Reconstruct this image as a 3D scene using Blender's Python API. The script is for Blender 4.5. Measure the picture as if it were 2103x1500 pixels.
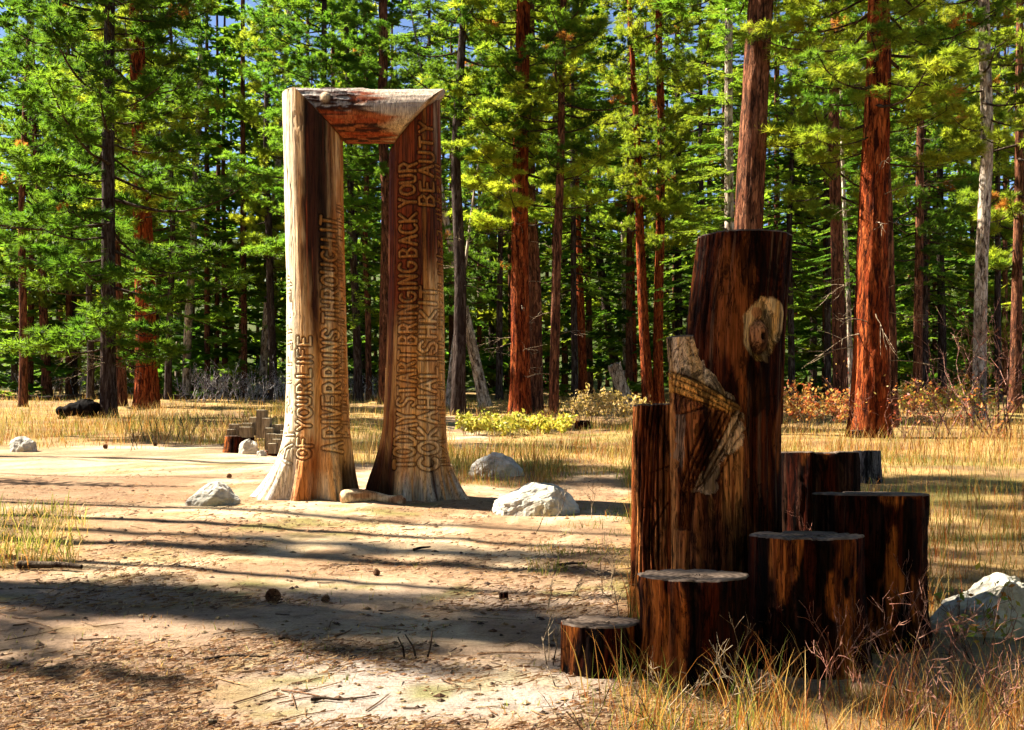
import bpy, math, random
import numpy as np
from mathutils import Vector

# ------------------------------------------------------------------ scene, camera, light
for o in list(bpy.data.objects):
    bpy.data.objects.remove(o)
scene = bpy.context.scene
COL = scene.collection
R_ = math.radians

W0, H0 = 2103.0, 1500.0
F = 2150.0                 # focal length in photo pixels
CX, HOR, VAN = 1051.5, 880.0, 770.0   # optical axis x, true horizon row, row where the sloping ground vanishes
EYE = 1.35
SLOPE = (HOR - VAN) / F    # the clearing climbs gently away from the camera

cam_d = bpy.data.cameras.new('camera')
cam_d.sensor_width = 36.0
cam_d.lens = 36.0 * F / W0
cam_d.shift_y = (HOR - H0 / 2) / W0
cam_d.clip_start = 0.05
cam_d.clip_end = 2000
cam = bpy.data.objects.new('camera', cam_d)
COL.objects.link(cam)
cam.location = (0, 0, EYE)
cam.rotation_euler = (R_(90), 0, 0)
scene.camera = cam

SUN_EL, SUN_BACK = R_(47), R_(18)      # low sun from the left, a little behind the scene
SX, SY = -math.cos(SUN_BACK), math.sin(SUN_BACK)
to_sun = Vector((SX * math.cos(SUN_EL), SY * math.cos(SUN_EL), math.sin(SUN_EL)))
world = bpy.data.worlds.new('World')
scene.world = world
world.use_nodes = True
wn = world.node_tree
for n in list(wn.nodes):
    wn.nodes.remove(n)
sky = wn.nodes.new('ShaderNodeTexSky')
sky.sky_type = 'NISHITA'
sky.sun_disc = False
sky.sun_elevation = SUN_EL
sky.sun_rotation = math.atan2(SX, SY)
sky.altitude = 1500
sky.air_density = .6
sky.dust_density = .4
bg = wn.nodes.new('ShaderNodeBackground')
bg.inputs['Strength'].default_value = 0.05
out = wn.nodes.new('ShaderNodeOutputWorld')
wn.links.new(sky.outputs[0], bg.inputs[0])
wn.links.new(bg.outputs[0], out.inputs[0])

sun_d = bpy.data.lights.new('sun', 'SUN')
sun_d.energy = 5.0
sun_d.angle = R_(0.55)
sun_d.color = (1.0, 0.93, 0.80)
sun = bpy.data.objects.new('sun', sun_d)
COL.objects.link(sun)
sun.rotation_euler = to_sun.to_track_quat('Z', 'Y').to_euler()

vs = scene.view_settings
vs.view_transform = 'Standard'
vs.look = 'None'
vs.exposure = 2.45
vs.gamma = 1.0
vs.use_curve_mapping = False
scene.render.engine = 'CYCLES'
cy = scene.cycles
cy.max_bounces = 5
cy.diffuse_bounces = 2
cy.glossy_bounces = 2
cy.transmission_bounces = 3
cy.use_denoising = True
cy.use_adaptive_sampling = True
cy.adaptive_threshold = 0.02
cy.caustics_reflective = False
cy.caustics_refractive = False

# ------------------------------------------------------------------ helpers
rng = np.random.default_rng(7)

def hash3(i, j, k, seed=0):
    n = (i * 374761393 + j * 668265263 + k * 1440662683 + seed * 974634541) & 0xffffffff
    n = ((n ^ (n >> 13)) * 1274126177) & 0xffffffff
    n = ((n ^ (n >> 16)) * 2246822519) & 0xffffffff
    return ((n ^ (n >> 15)) & 0xffffff) / float(0xffffff)

def vn(x, y, z=0.0, seed=0):
    x, y, z = np.broadcast_arrays(np.asarray(x, float), np.asarray(y, float), np.asarray(z, float))
    xi, yi, zi = np.floor(x).astype(np.int64), np.floor(y).astype(np.int64), np.floor(z).astype(np.int64)
    fx, fy, fz = x - xi, y - yi, z - zi
    fx, fy, fz = fx*fx*(3-2*fx), fy*fy*(3-2*fy), fz*fz*(3-2*fz)
    r = 0
    for a in (0, 1):
        for b in (0, 1):
            for c in (0, 1):
                w = (fx if a else 1-fx) * (fy if b else 1-fy) * (fz if c else 1-fz)
                r = r + w * hash3(xi+a, yi+b, zi+c, seed)
    return r            # 0..1

def fbm(x, y, z=0.0, o=4, seed=0):
    t, a, n = 0, 1.0, 0
    x, y, z = np.asarray(x, float), np.asarray(y, float), np.asarray(z, float)
    for i in range(o):
        t = t + a * vn(x, y, z, seed + i); n += a
        x, y, z, a = x*2.03, y*2.03, z*2.03, a*.5
    return t / n

def sst(a, b, x):
    t = np.clip((np.asarray(x, float) - a) / (b - a), 0, 1)
    return t*t*(3-2*t)

def mixc(c, d, t):
    t = np.asarray(t)[..., None]
    return np.asarray(c) * (1-t) + np.asarray(d) * t

def relief(x, y):
    x, y = np.asarray(x, float), np.asarray(y, float)
    r = (fbm(x*.35, y*.35, 3.1, 3, 11) - .5) * .10 + (fbm(x*2.2, y*2.2, 1.7, 3, 12) - .5) * .045 + (vn(x*7, y*7, .3, 13) - .5) * .012*sst(20, 8, y)
    far = sst(14, 50, y)
    return r * (1 + far*2.5)

def gz(x, y):
    x, y = np.asarray(x, float), np.asarray(y, float)
    yy = np.clip(y, -40, 130)
    return SLOPE * yy + relief(x, y) + .32*np.clip(y - 112, 0, 120)

def gp(px, py):                        # pixel on the ground -> ground point
    y = F * EYE / (py - VAN)
    x = (px - CX) * y / F
    return x, y, float(gz(x, y))

def at(px, py, y):                     # pixel at a given distance -> point
    return (px - CX) * y / F, y, EYE - (py - HOR) * y / F

def mesh(name, V, Fc, col=None, smooth=True, mats=()):
    V = np.asarray(V, dtype=np.float32).reshape(-1, 3)
    me = bpy.data.meshes.new(name)
    if isinstance(Fc, np.ndarray):
        groups = [Fc]
    else:
        groups = [np.asarray(f) for f in Fc if len(f)]
    me.vertices.add(len(V))
    me.vertices.foreach_set('co', V.ravel())
    nl = sum(g.size for g in groups); npoly = sum(len(g) for g in groups)
    me.loops.add(nl)
    me.polygons.add(npoly)
    li = np.concatenate([g.ravel() for g in groups]).astype(np.int32)
    tot = np.concatenate([np.full(len(g), g.shape[1], np.int32) for g in groups])
    st = np.concatenate([[0], np.cumsum(tot)[:-1]]).astype(np.int32)
    me.loops.foreach_set('vertex_index', li)
    me.polygons.foreach_set('loop_start', st)
    me.polygons.foreach_set('loop_total', tot)
    me.polygons.foreach_set('use_smooth', np.full(npoly, smooth, bool))
    if col is not None:
        col = np.asarray(col, np.float32)
        if col.shape[1] == 3:
            col = np.concatenate([col, np.ones((len(col), 1), np.float32)], 1)
        ca = me.color_attributes.new('Col', 'FLOAT_COLOR', 'POINT')
        ca.data.foreach_set('color', col.ravel())
    for m in mats:
        me.materials.append(m)
    me.update(calc_edges=True)
    return me

def obj(name, me, parent=None, mat=None, loc=None):
    o = bpy.data.objects.new(name, me)
    COL.objects.link(o)
    if mat is not None and len(me.materials) == 0:
        me.materials.append(mat)
    if parent is not None:
        o.parent = parent
    if loc is not None:
        o.location = loc
    return o

def tag(o, label=None, cat=None, group=None, kind=None):
    if label: o['label'] = label
    if cat: o['category'] = cat
    if group: o['group'] = group
    if kind: o['kind'] = kind
    return o

def empty(name, loc, label, cat, group=None):
    o = bpy.data.objects.new(name, None)
    o.empty_display_size = .2
    COL.objects.link(o)
    o.location = loc
    return tag(o, label, cat, group)

def grid_faces(nr, nc, wrap=True, off=0):
    r = np.arange(nr-1)[:, None]
    c = np.arange(nc if wrap else nc-1)[None, :]
    c2 = (c+1) % nc
    a = r*nc + c; b = r*nc + c2; d = (r+1)*nc + c; e = (r+1)*nc + c2
    return np.stack([a, b, e, d], -1).reshape(-1, 4) + off

def tube(pts, rad, n=6, jit=0.0, rg=None):
    """vertices, quads of a tapered tube along a polyline, closed at the tip"""
    P = np.asarray(pts, float); rad = np.broadcast_to(np.asarray(rad, float), (len(P),))
    T = np.gradient(P, axis=0)
    T /= np.linalg.norm(T, axis=1)[:, None] + 1e-9
    ref = np.array([0, 0, 1.0]) if abs(T[0, 2]) < .8 else np.array([1.0, 0, 0])
    U = np.cross(T, ref); U /= np.linalg.norm(U, axis=1)[:, None] + 1e-9
    Wv = np.cross(T, U)
    a = np.linspace(0, 2*np.pi, n, endpoint=False)
    V = P[:, None] + rad[:, None, None] * (np.cos(a)[None, :, None]*U[:, None] + np.sin(a)[None, :, None]*Wv[:, None])
    return V.reshape(-1, 3), grid_faces(len(P), n)

class Bag:
    """collects pieces of ONE thing or part"""
    def __init__(s): s.v, s.q, s.t, s.c, s.n = [], [], [], [], 0
    def add(s, V, Q=None, T=None, C=None):
        V = np.asarray(V, float).reshape(-1, 3)
        if Q is not None and len(Q): s.q.append(np.asarray(Q) + s.n)
        if T is not None and len(T): s.t.append(np.asarray(T) + s.n)
        s.v.append(V)
        if C is not None:
            C = np.asarray(C, float)
            s.c.append(np.broadcast_to(C, (len(V), 3)) if C.ndim == 1 else C)
        s.n += len(V)
    def mesh(s, name, mat=None, smooth=True):
        fs = []
        if s.q: fs.append(np.concatenate(s.q))
        if s.t: fs.append(np.concatenate(s.t))
        return mesh(name, np.concatenate(s.v), fs, np.concatenate(s.c) if s.c else None, smooth, [mat] if mat else ())

# ------------------------------------------------------------------ materials
def new_mat(name):
    m = bpy.data.materials.new(name)
    m.use_nodes = True
    nt = m.node_tree
    for n in list(nt.nodes): nt.nodes.remove(n)
    o = nt.nodes.new('ShaderNodeOutputMaterial')
    return m, nt, o

def N(nt, t, **k):
    n = nt.nodes.new(t)
    for a, b in k.items():
        if a.startswith('_'): setattr(n, a[1:], b)
        else: n.inputs[a].default_value = b
    return n

def ramp(nt, fac, stops, interp='LINEAR'):
    n = nt.nodes.new('ShaderNodeValToRGB')
    cr = n.color_ramp
    cr.interpolation = interp
    while len(cr.elements) < len(stops): cr.elements.new(.5)
    for e, (p, c) in zip(cr.elements, stops):
        e.position = p; e.color = tuple(c) + (1,) if len(c) == 3 else c
    nt.links.new(fac, n.inputs[0])
    return n

def bark_mat(name, cols, scale=(24, 24, 5.0), crack=(.018, .009, .006), bump=.8, vscale=1.0, vdist=.02):
    m, nt, o = new_mat(name)
    L = nt.links.new
    tc = N(nt, 'ShaderNodeTexCoord')
    mp = N(nt, 'ShaderNodeMapping'); mp.inputs['Scale'].default_value = scale
    L(tc.outputs['Object'], mp.inputs[0])
    nz = N(nt, 'ShaderNodeTexNoise', Scale=1.4, Detail=4.0, Roughness=.6)
    L(mp.outputs[0], nz.inputs['Vector'])
    mx = N(nt, 'ShaderNodeMix', _data_type='VECTOR')
    mx.inputs[0].default_value = .35
    L(mp.outputs[0], mx.inputs[4]); L(nz.outputs['Color'], mx.inputs[5])
    vo = N(nt, 'ShaderNodeTexVoronoi', _feature='DISTANCE_TO_EDGE', Scale=vscale)
    L(mx.outputs[1], vo.inputs['Vector'])
    vc = N(nt, 'ShaderNodeTexVoronoi', Scale=vscale)
    L(mx.outputs[1], vc.inputs['Vector'])
    oi = N(nt, 'ShaderNodeObjectInfo')
    nz2 = N(nt, 'ShaderNodeTexNoise', Scale=.5, Detail=3.0)
    L(tc.outputs['Object'], nz2.inputs['Vector'])
    sep = N(nt, 'ShaderNodeSeparateColor'); L(vc.outputs['Color'], sep.inputs[0])
    ad = N(nt, 'ShaderNodeMath', _operation='MULTIPLY_ADD'); ad.inputs[1].default_value = .45
    L(sep.outputs[0], ad.inputs[0]); L(nz2.outputs[0], ad.inputs[2])
    rp = ramp(nt, ad.outputs[0], [(.3, cols[0]), (.62, cols[1]), (.95, cols[2])])
    mp3 = N(nt, 'ShaderNodeMapping'); mp3.inputs['Scale'].default_value = (scale[0]*.55, scale[1]*.55, scale[2]*.42)
    L(tc.outputs['Object'], mp3.inputs[0])
    nz3 = N(nt, 'ShaderNodeTexNoise', Scale=1.0, Detail=7.0, Roughness=.68, Distortion=.6)
    L(mp3.outputs[0], nz3.inputs['Vector'])
    e1 = ramp(nt, vo.outputs['Distance'], [(.0, (.45, .45, .45)), (.12, (1, 1, 1))])
    e2 = ramp(nt, nz3.outputs[0], [(.40, (0, 0, 0)), (.53, (1, 1, 1))])
    er = N(nt, 'ShaderNodeMath', _operation='MULTIPLY'); L(e1.outputs[0], er.inputs[0]); L(e2.outputs[0], er.inputs[1])
    mc = N(nt, 'ShaderNodeMix', _data_type='RGBA')
    mc.inputs[6].default_value = tuple(crack) + (1,)
    L(er.outputs[0], mc.inputs[0]); L(rp.outputs[0], mc.inputs[7])
    b = N(nt, 'ShaderNodeBsdfPrincipled', Roughness=.9)
    b.inputs['Specular IOR Level'].default_value = .04
    L(mc.outputs[2], b.inputs['Base Color'])
    hs = N(nt, 'ShaderNodeMath', _operation='MULTIPLY_ADD'); hs.inputs[1].default_value = .35
    L(nz.outputs[0], hs.inputs[0]); L(er.outputs[0], hs.inputs[2])
    bp = N(nt, 'ShaderNodeBump', Strength=bump, Distance=vdist)
    L(hs.outputs[0], bp.inputs['Height']); L(bp.outputs[0], b.inputs['Normal'])
    L(b.outputs[0], o.inputs[0])
    return m

M = {}
M['red'] = bark_mat('bark_red_pine', [(.10, .017, .006), (.24, .042, .010), (.40, .10, .026)], crack=(.025, .006, .003), vdist=.035)
M['brown'] = bark_mat('bark_brown_pine', [(.06, .024, .014), (.13, .045, .022), (.24, .10, .05)])
M['dark'] = bark_mat('bark_dark_pine', [(.022, .015, .012), (.045, .03, .024), (.10, .075, .06)])
M['pale'] = bark_mat('bark_pale_pine', [(.22, .15, .10), (.40, .30, .21), (.58, .49, .39)], scale=(18, 18, 6), crack=(.05, .03, .02), bump=.5, vdist=.012)
M['twig'] = bark_mat('bark_branch', [(.03, .02, .014), (.06, .04, .028), (.12, .09, .06)], scale=(20, 20, 20))
M['deadtwig'] = bark_mat('dead_branch', [(.16, .11, .06), (.28, .2, .12), (.42, .33, .22)], scale=(20, 20, 20))

def leaf_mat(name, trans=.4, rough=.55, gain=1.0, tcol=(1, 1, 1)):
    m, nt, o = new_mat(name)
    L = nt.links.new
    at_ = N(nt, 'ShaderNodeVertexColor', _layer_name='Col')
    oi = N(nt, 'ShaderNodeObjectInfo')
    hs = N(nt, 'ShaderNodeHueSaturation')
    mr = N(nt, 'ShaderNodeMapRange'); mr.inputs[3].default_value = .75 * gain; mr.inputs[4].default_value = 1.25 * gain
    L(oi.outputs['Random'], mr.inputs[0]); L(mr.outputs[0], hs.inputs['Value'])
    L(at_.outputs[0], hs.inputs['Color'])
    b = N(nt, 'ShaderNodeBsdfPrincipled', Roughness=rough)
    b.inputs['Specular IOR Level'].default_value = .18
    t = N(nt, 'ShaderNodeBsdfTranslucent')
    tg = N(nt, 'ShaderNodeMix', _data_type='RGBA', _blend_type='MULTIPLY', _clamp_result=False); tg.inputs[0].default_value = 1
    tg.inputs[7].default_value = tuple(tcol) + (1,)
    L(hs.outputs[0], tg.inputs[6])
    L(hs.outputs[0], b.inputs['Base Color']); L(tg.outputs[2], t.inputs['Color'])
    mx = N(nt, 'ShaderNodeMixShader'); mx.inputs[0].default_value = trans
    L(b.outputs[0], mx.inputs[1]); L(t.outputs[0], mx.inputs[2]); L(mx.outputs[0], o.inputs[0])
    return m
M['needle'] = leaf_mat('pine_needles', .6, tcol=(1.65, 1.7, 1.1))
M['grass'] = leaf_mat('grass_blades', .4, .6, tcol=(1.2, 1.1, 1.0))
M['leaf'] = leaf_mat('shrub_leaves', .4, .5)

def wood_mat(name, rough=.75, bump=.35, grain=(40, 40, 3), dark=.55, spec=.08, stain=.0, crack=.6):
    """weathered wood: colour from the mesh; grain, drying cracks and stains from noise"""
    m, nt, o = new_mat(name)
    L = nt.links.new
    at_ = N(nt, 'ShaderNodeVertexColor', _layer_name='Col')
    tc = N(nt, 'ShaderNodeTexCoord')
    def stretched(sc, detail, rough_, dist=0.0):
        mp = N(nt, 'ShaderNodeMapping'); mp.inputs['Scale'].default_value = sc
        L(tc.outputs['Object'], mp.inputs[0])
        nz = N(nt, 'ShaderNodeTexNoise', Scale=1.0, Detail=detail, Roughness=rough_, Distortion=dist)
        L(mp.outputs[0], nz.inputs['Vector'])
        return nz.outputs[0]
    g = stretched(grain, 6.0, .65)
    g2 = stretched((grain[0]*2.6, grain[1]*2.6, grain[2]*1.6), 4.0, .6)
    ck = stretched((grain[0]*.55, grain[1]*.55, grain[2]*.35), 5.0, .6, .3)
    stn = stretched((grain[0]*.16, grain[1]*.16, grain[2]*.5), 9.0, .7, .8)
    c = at_.outputs[0]
    layers = [ramp(nt, g, [(.3, (dark, dark*.92, dark*.85)), (.62, (1.12, 1.1, 1.06))]), ramp(nt, g2, [(.34, (.62, .58, .54)), (.5, (1, 1, 1)), (.7, (1.2, 1.17, 1.1))])]
    k = 1 - crack
    crk = ramp(nt, ck, [(.465, (1, 1, 1)), (.488, (k, k*.9, k*.85)), (.512, (1, 1, 1))])
    layers.append(crk)
    if stain: layers.append(ramp(nt, stn, [(.44, (1-stain, 1-stain, 1-stain)), (.50, (1, 1, 1)), (.60, (1.25, 1.2, 1.15))]))
    for r in layers:
        mc = N(nt, 'ShaderNodeMix', _data_type='RGBA', _blend_type='MULTIPLY'); mc.inputs[0].default_value = 1
        L(c, mc.inputs[6]); L(r.outputs[0], mc.inputs[7]); c = mc.outputs[2]
    b = N(nt, 'ShaderNodeBsdfPrincipled', Roughness=rough)
    b.inputs['Specular IOR Level'].default_value = spec
    L(c, b.inputs['Base Color'])
    a1 = N(nt, 'ShaderNodeMath', _operation='ADD'); L(g, a1.inputs[0]); L(crk.outputs[0], a1.inputs[1])
    a2 = N(nt, 'ShaderNodeMath', _operation='ADD'); L(a1.outputs[0], a2.inputs[0]); L(stn, a2.inputs[1])
    bp = N(nt, 'ShaderNodeBump', Strength=bump, Distance=.012)
    L(a2.outputs[0], bp.inputs['Height']); L(bp.outputs[0], b.inputs['Normal'])
    L(b.outputs[0], o.inputs[0])
    return m
M['wood'] = wood_mat('weathered_wood', bump=.6)
M['logside'] = wood_mat('stained_log_wood', rough=.85, bump=.9, grain=(60, 60, 5), dark=.35, spec=.04, stain=.75, crack=.8)
M['black'] = wood_mat('charred_wood', rough=.9, spec=.03, bump=.6, grain=(14, 14, 14), dark=.5)

def cut_mat():
    m, nt, o = new_mat('sawn_log_end')
    L = nt.links.new
    tc = N(nt, 'ShaderNodeTexCoord')
    wv = N(nt, 'ShaderNodeTexWave', _wave_type='RINGS', _rings_direction='Z', Scale=9.0, Distortion=2.5, Detail=3.0)
    L(tc.outputs['Object'], wv.inputs['Vector'])
    nz = N(nt, 'ShaderNodeTexNoise', Scale=14.0, Detail=5.0)
    L(tc.outputs['Object'], nz.inputs['Vector'])
    ad = N(nt, 'ShaderNodeMath', _operation='MULTIPLY_ADD'); ad.inputs[1].default_value = .35
    L(wv.outputs[0], ad.inputs[0]); L(nz.outputs[0], ad.inputs[2])
    rp = ramp(nt, ad.outputs[0], [(.3, (.04, .026, .018)), (.6, (.10, .07, .05)), (.9, (.18, .13, .095))])
    b = N(nt, 'ShaderNodeBsdfPrincipled', Roughness=.95)
    b.inputs['Specular IOR Level'].default_value = .05
    L(rp.outputs[0], b.inputs['Base Color'])
    bp = N(nt, 'ShaderNodeBump', Strength=.4, Distance=.006)
    L(ad.outputs[0], bp.inputs['Height']); L(bp.outputs[0], b.inputs['Normal'])
    L(b.outputs[0], o.inputs[0])
    return m
M['cut'] = cut_mat()

def rock_mat():
    m, nt, o = new_mat('pale_rock')
    L = nt.links.new
    tc = N(nt, 'ShaderNodeTexCoord')
    nz = N(nt, 'ShaderNodeTexNoise', Scale=5.0, Detail=8.0, Roughness=.7)
    L(tc.outputs['Object'], nz.inputs['Vector'])
    vo = N(nt, 'ShaderNodeTexVoronoi', _feature='DISTANCE_TO_EDGE', Scale=4.0)
    mx = N(nt, 'ShaderNodeMix', _data_type='VECTOR'); mx.inputs[0].default_value = .3
    L(tc.outputs['Object'], mx.inputs[4]); L(nz.outputs['Color'], mx.inputs[5]); L(mx.outputs[1], vo.inputs['Vector'])
    rp = ramp(nt, nz.outputs[0], [(.3, (.14, .12, .09)), (.48, (.42, .38, .30)), (.7, (.60, .57, .48))])
    nz2 = N(nt, 'ShaderNodeTexNoise', Scale=2.3, Detail=5.0)
    L(tc.outputs['Object'], nz2.inputs['Vector'])
    lr = ramp(nt, nz2.outputs[0], [(.52, (0, 0, 0)), (.68, (1, 1, 1))])
    mc = N(nt, 'ShaderNodeMix', _data_type='RGBA'); mc.inputs[7].default_value = (.36, .27, .08, 1)
    mu = N(nt, 'ShaderNodeMath', _operation='MULTIPLY'); mu.inputs[1].default_value = .6
    L(lr.outputs[0], mu.inputs[0]); L(mu.outputs[0], mc.inputs[0]); L(rp.outputs[0], mc.inputs[6])
    b = N(nt, 'ShaderNodeBsdfPrincipled', Roughness=.9)
    L(mc.outputs[2], b.inputs['Base Color'])
    er = ramp(nt, vo.outputs['Distance'], [(0, (0, 0, 0)), (.05, (1, 1, 1))])
    ad = N(nt, 'ShaderNodeMath', _operation='MULTIPLY_ADD'); ad.inputs[1].default_value = .3
    L(er.outputs[0], ad.inputs[0]); L(nz.outputs[0], ad.inputs[2])
    bp = N(nt, 'ShaderNodeBump', Strength=.9, Distance=.03)
    L(ad.outputs[0], bp.inputs['Height']); L(bp.outputs[0], b.inputs['Normal'])
    L(b.outputs[0], o.inputs[0])
    return m
M['rock'] = rock_mat()

def ground_mat():
    m, nt, o = new_mat('forest_floor')
    L = nt.links.new
    at_ = N(nt, 'ShaderNodeVertexColor', _layer_name='Col')
    tc = N(nt, 'ShaderNodeTexCoord')
    nz = N(nt, 'ShaderNodeTexNoise', Scale=9.0, Detail=8.0, Roughness=.7)
    L(tc.outputs['Object'], nz.inputs['Vector'])
    nf = N(nt, 'ShaderNodeTexNoise', Scale=70.0, Detail=5.0, Roughness=.7)
    L(tc.outputs['Object'], nf.inputs['Vector'])
    mp = N(nt, 'ShaderNodeMapping'); mp.inputs['Scale'].default_value = (12, 60, 12); mp.inputs['Rotation'].default_value = (0, 0, .2)
    L(tc.outputs['Object'], mp.inputs[0])
    nl = N(nt, 'ShaderNodeTexNoise', Scale=1.0, Detail=4.0)
    L(mp.outputs[0], nl.inputs['Vector'])
    r1 = ramp(nt, nz.outputs[0], [(.30, (.55, .50, .44)), (.47, (1, .98, .95)), (.72, (1.3, 1.28, 1.24))])
    r2 = ramp(nt, nf.outputs[0], [(.3, (.6, .58, .55)), (.5, (1.05, 1.05, 1.05)), (.75, (1.35, 1.32, 1.27))])
    r3 = ramp(nt, nl.outputs[0], [(.30, (.68, .58, .48)), (.46, (1.05, 1.05, 1.05))])
    c = at_.outputs[0]
    for r in (r1, r2, r3):
        mc = N(nt, 'ShaderNodeMix', _data_type='RGBA', _blend_type='MULTIPLY'); mc.inputs[0].default_value = .85
        L(c, mc.inputs[6]); L(r.outputs[0], mc.inputs[7]); c = mc.outputs[2]
    b = N(nt, 'ShaderNodeBsdfPrincipled', Roughness=.95)
    b.inputs['Specular IOR Level'].default_value = .1
    L(c, b.inputs['Base Color'])
    ad = N(nt, 'ShaderNodeMath', _operation='MULTIPLY_ADD'); ad.inputs[1].default_value = .4
    L(nf.outputs[0], ad.inputs[0]); L(nz.outputs[0], ad.inputs[2])
    bp = N(nt, 'ShaderNodeBump', Strength=.9, Distance=.04)
    L(ad.outputs[0], bp.inputs['Height']); L(bp.outputs[0], b.inputs['Normal'])
    L(b.outputs[0], o.inputs[0])
    return m
M['ground'] = ground_mat()

# ------------------------------------------------------------------ the ground
def pix(x, y):
    y = np.maximum(np.asarray(y, float), .8)
    return CX + np.asarray(x) * F / y, VAN + F * EYE / y

def grassy(x, y):
    """0 on the trodden path, 1 where grass stands"""
    px, py = pix(x, y)
    w = (fbm(np.asarray(x)*.9, np.asarray(y)*.9, 0, 3, 31) - .5)
    wp = w * np.clip((py - VAN) * .35, 12, 90)
    g = sst(8, -8, (py - 912 + wp) / np.clip((py-VAN)*.03, 1, 9) * 2)           # left: beyond the path
    g_mid = sst(12, -12, py - 985 + wp)
    g = np.where(px > 930, g_mid, g)
    g = np.where((px > 585) & (px <= 930), sst(12, -12, py - 955 + wp), g)
    strip = sst(60, 30, np.abs(px - 955 - (py-890)*.3 + wp)) * sst(850, 862, py) * sst(935, 915, py)
    g = np.where(px > 0, g * (1-strip), g)
    right = sst(1265, 1310, px + wp*.8 + (py-1000)*.04) * sst(1420, 1250, py)
    fore = sst(1120, 1330, px + wp*2) * sst(1385, 1425, py)
    left = sst(190, 120, px + wp) * sst(1035, 1065, py) * sst(1185, 1160, py)
    return np.clip(np.maximum.reduce([g, right, fore, left]), 0, 1)

def build_ground():
    u = np.linspace(-1, 1, 241)
    xs = np.sinh(u * 7.0) / np.sinh(7.0) * 320
    v = np.linspace(0, 1, 330)
    ya = np.concatenate([np.linspace(-260, -12, 16), np.linspace(-8, 2.5, 16), 2.5 + np.linspace(.008, 1, 260)**2.1 * 130, np.linspace(145, 420, 12)])
    X, Y = np.meshgrid(xs, ya)
    Z = gz(X, Y)
    g = grassy(X, Y)
    px, py = pix(X, Y)
    n1 = fbm(X*1.1, Y*1.6, 2, 4, 41); n2 = fbm(X*.5, Y*.9, 5, 4, 42); n3 = fbm(X*3, Y*4, 5, 3, 43)
    tan = np.array([.43, .315, .195]); litter = np.array([.20, .115, .06]); grey = np.array([.27, .225, .19])
    soil = np.array([.14, .085, .04]); moss = np.array([.13, .125, .03])
    n4 = fbm(X*6, Y*8, 1, 3, 44)
    c = mixc(tan, litter, sst(.37, .57, n1 + (n4-.5)*.35) * .85)
    c = mixc(c, np.array([.22, .15, .10]), sst(1130, 1260, py)*sst(.22, .46, n2+(n4-.5)*.3)*.85)  # browner litter on the near path, also darkened for the shade bands
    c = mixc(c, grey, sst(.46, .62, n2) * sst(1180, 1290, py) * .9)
    c = mixc(c, moss, sst(.56, .70, n3) * sst(.5, .6, n2) * .75)
    # brown needle carpet left of the doorway
    c = mixc(c, np.array([.17, .10, .055]), sst(480, 340, px) * sst(955, 985, py) * sst(1050, 1020, py) * .85)
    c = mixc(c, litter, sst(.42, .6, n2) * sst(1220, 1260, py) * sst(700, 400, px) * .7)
    gs = mixc(soil, np.array([.30, .19, .07]), sst(.4, .65, n1))
    gs = mixc(gs, moss, sst(.55, .7, n2) * .6)
    c = mixc(c, gs, g)
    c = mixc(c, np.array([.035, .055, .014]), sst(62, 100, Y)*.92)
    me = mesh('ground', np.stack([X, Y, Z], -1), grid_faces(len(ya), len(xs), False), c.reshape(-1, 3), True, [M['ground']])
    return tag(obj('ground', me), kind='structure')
build_ground()

# ------------------------------------------------------------------ conifers: crown templates
GREENS = dict(
    pine=[(.24, .28, .022), (.17, .235, .018), (.30, .30, .026), (.09, .15, .016)],
    fir=[(.11, .20, .02), (.16, .25, .022), (.07, .145, .017), (.20, .26, .024)],
    dark=[(.085, .17, .014), (.06, .13, .012), (.14, .215, .018), (.04, .085, .011)])

def tufts_mesh(name, P, D, size, k, w, cols, rg, spread=.62):
    n = len(P)
    d = D[:, None] * .65 + rg.normal(0, spread, (n, k, 3)) + np.array([0, 0, .12])
    d /= np.linalg.norm(d, axis=2)[..., None]
    base = P[:, None] - D[:, None] * (rg.random((n, k, 1)) * .6 * size[:, None, None])
    L = size[:, None, None] * (.7 + .5 * rg.random((n, k, 1)))
    tip = base + d * L
    side = np.cross(d, rg.normal(0, 1, (n, k, 3)))
    side /= np.linalg.norm(side, axis=2)[..., None] + 1e-9
    ww = w * (.7 + .6 * rg.random((n, k, 1)))
    V = np.stack([base + side*ww*.5, tip, base - side*ww*.5], 2).reshape(-1, 3)
    nq = n*k
    Fq = np.arange(nq*3).reshape(nq, 3)
    c = np.repeat(np.repeat(cols[:, None], k, 1) * (.8 + .4*rg.random((n, k, 1))), 3, axis=1).reshape(-1, 3)
    return mesh(name, V, Fq, c, False, [M['needle']])

def choose(cols, n, rg, p=None):
    cols = np.array(cols)
    a = cols[rg.choice(len(cols), n, p=p)]
    b = cols[rg.choice(len(cols), n, p=p)]
    t = rg.random((n, 1))
    return a*t + b*(1-t)

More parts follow.
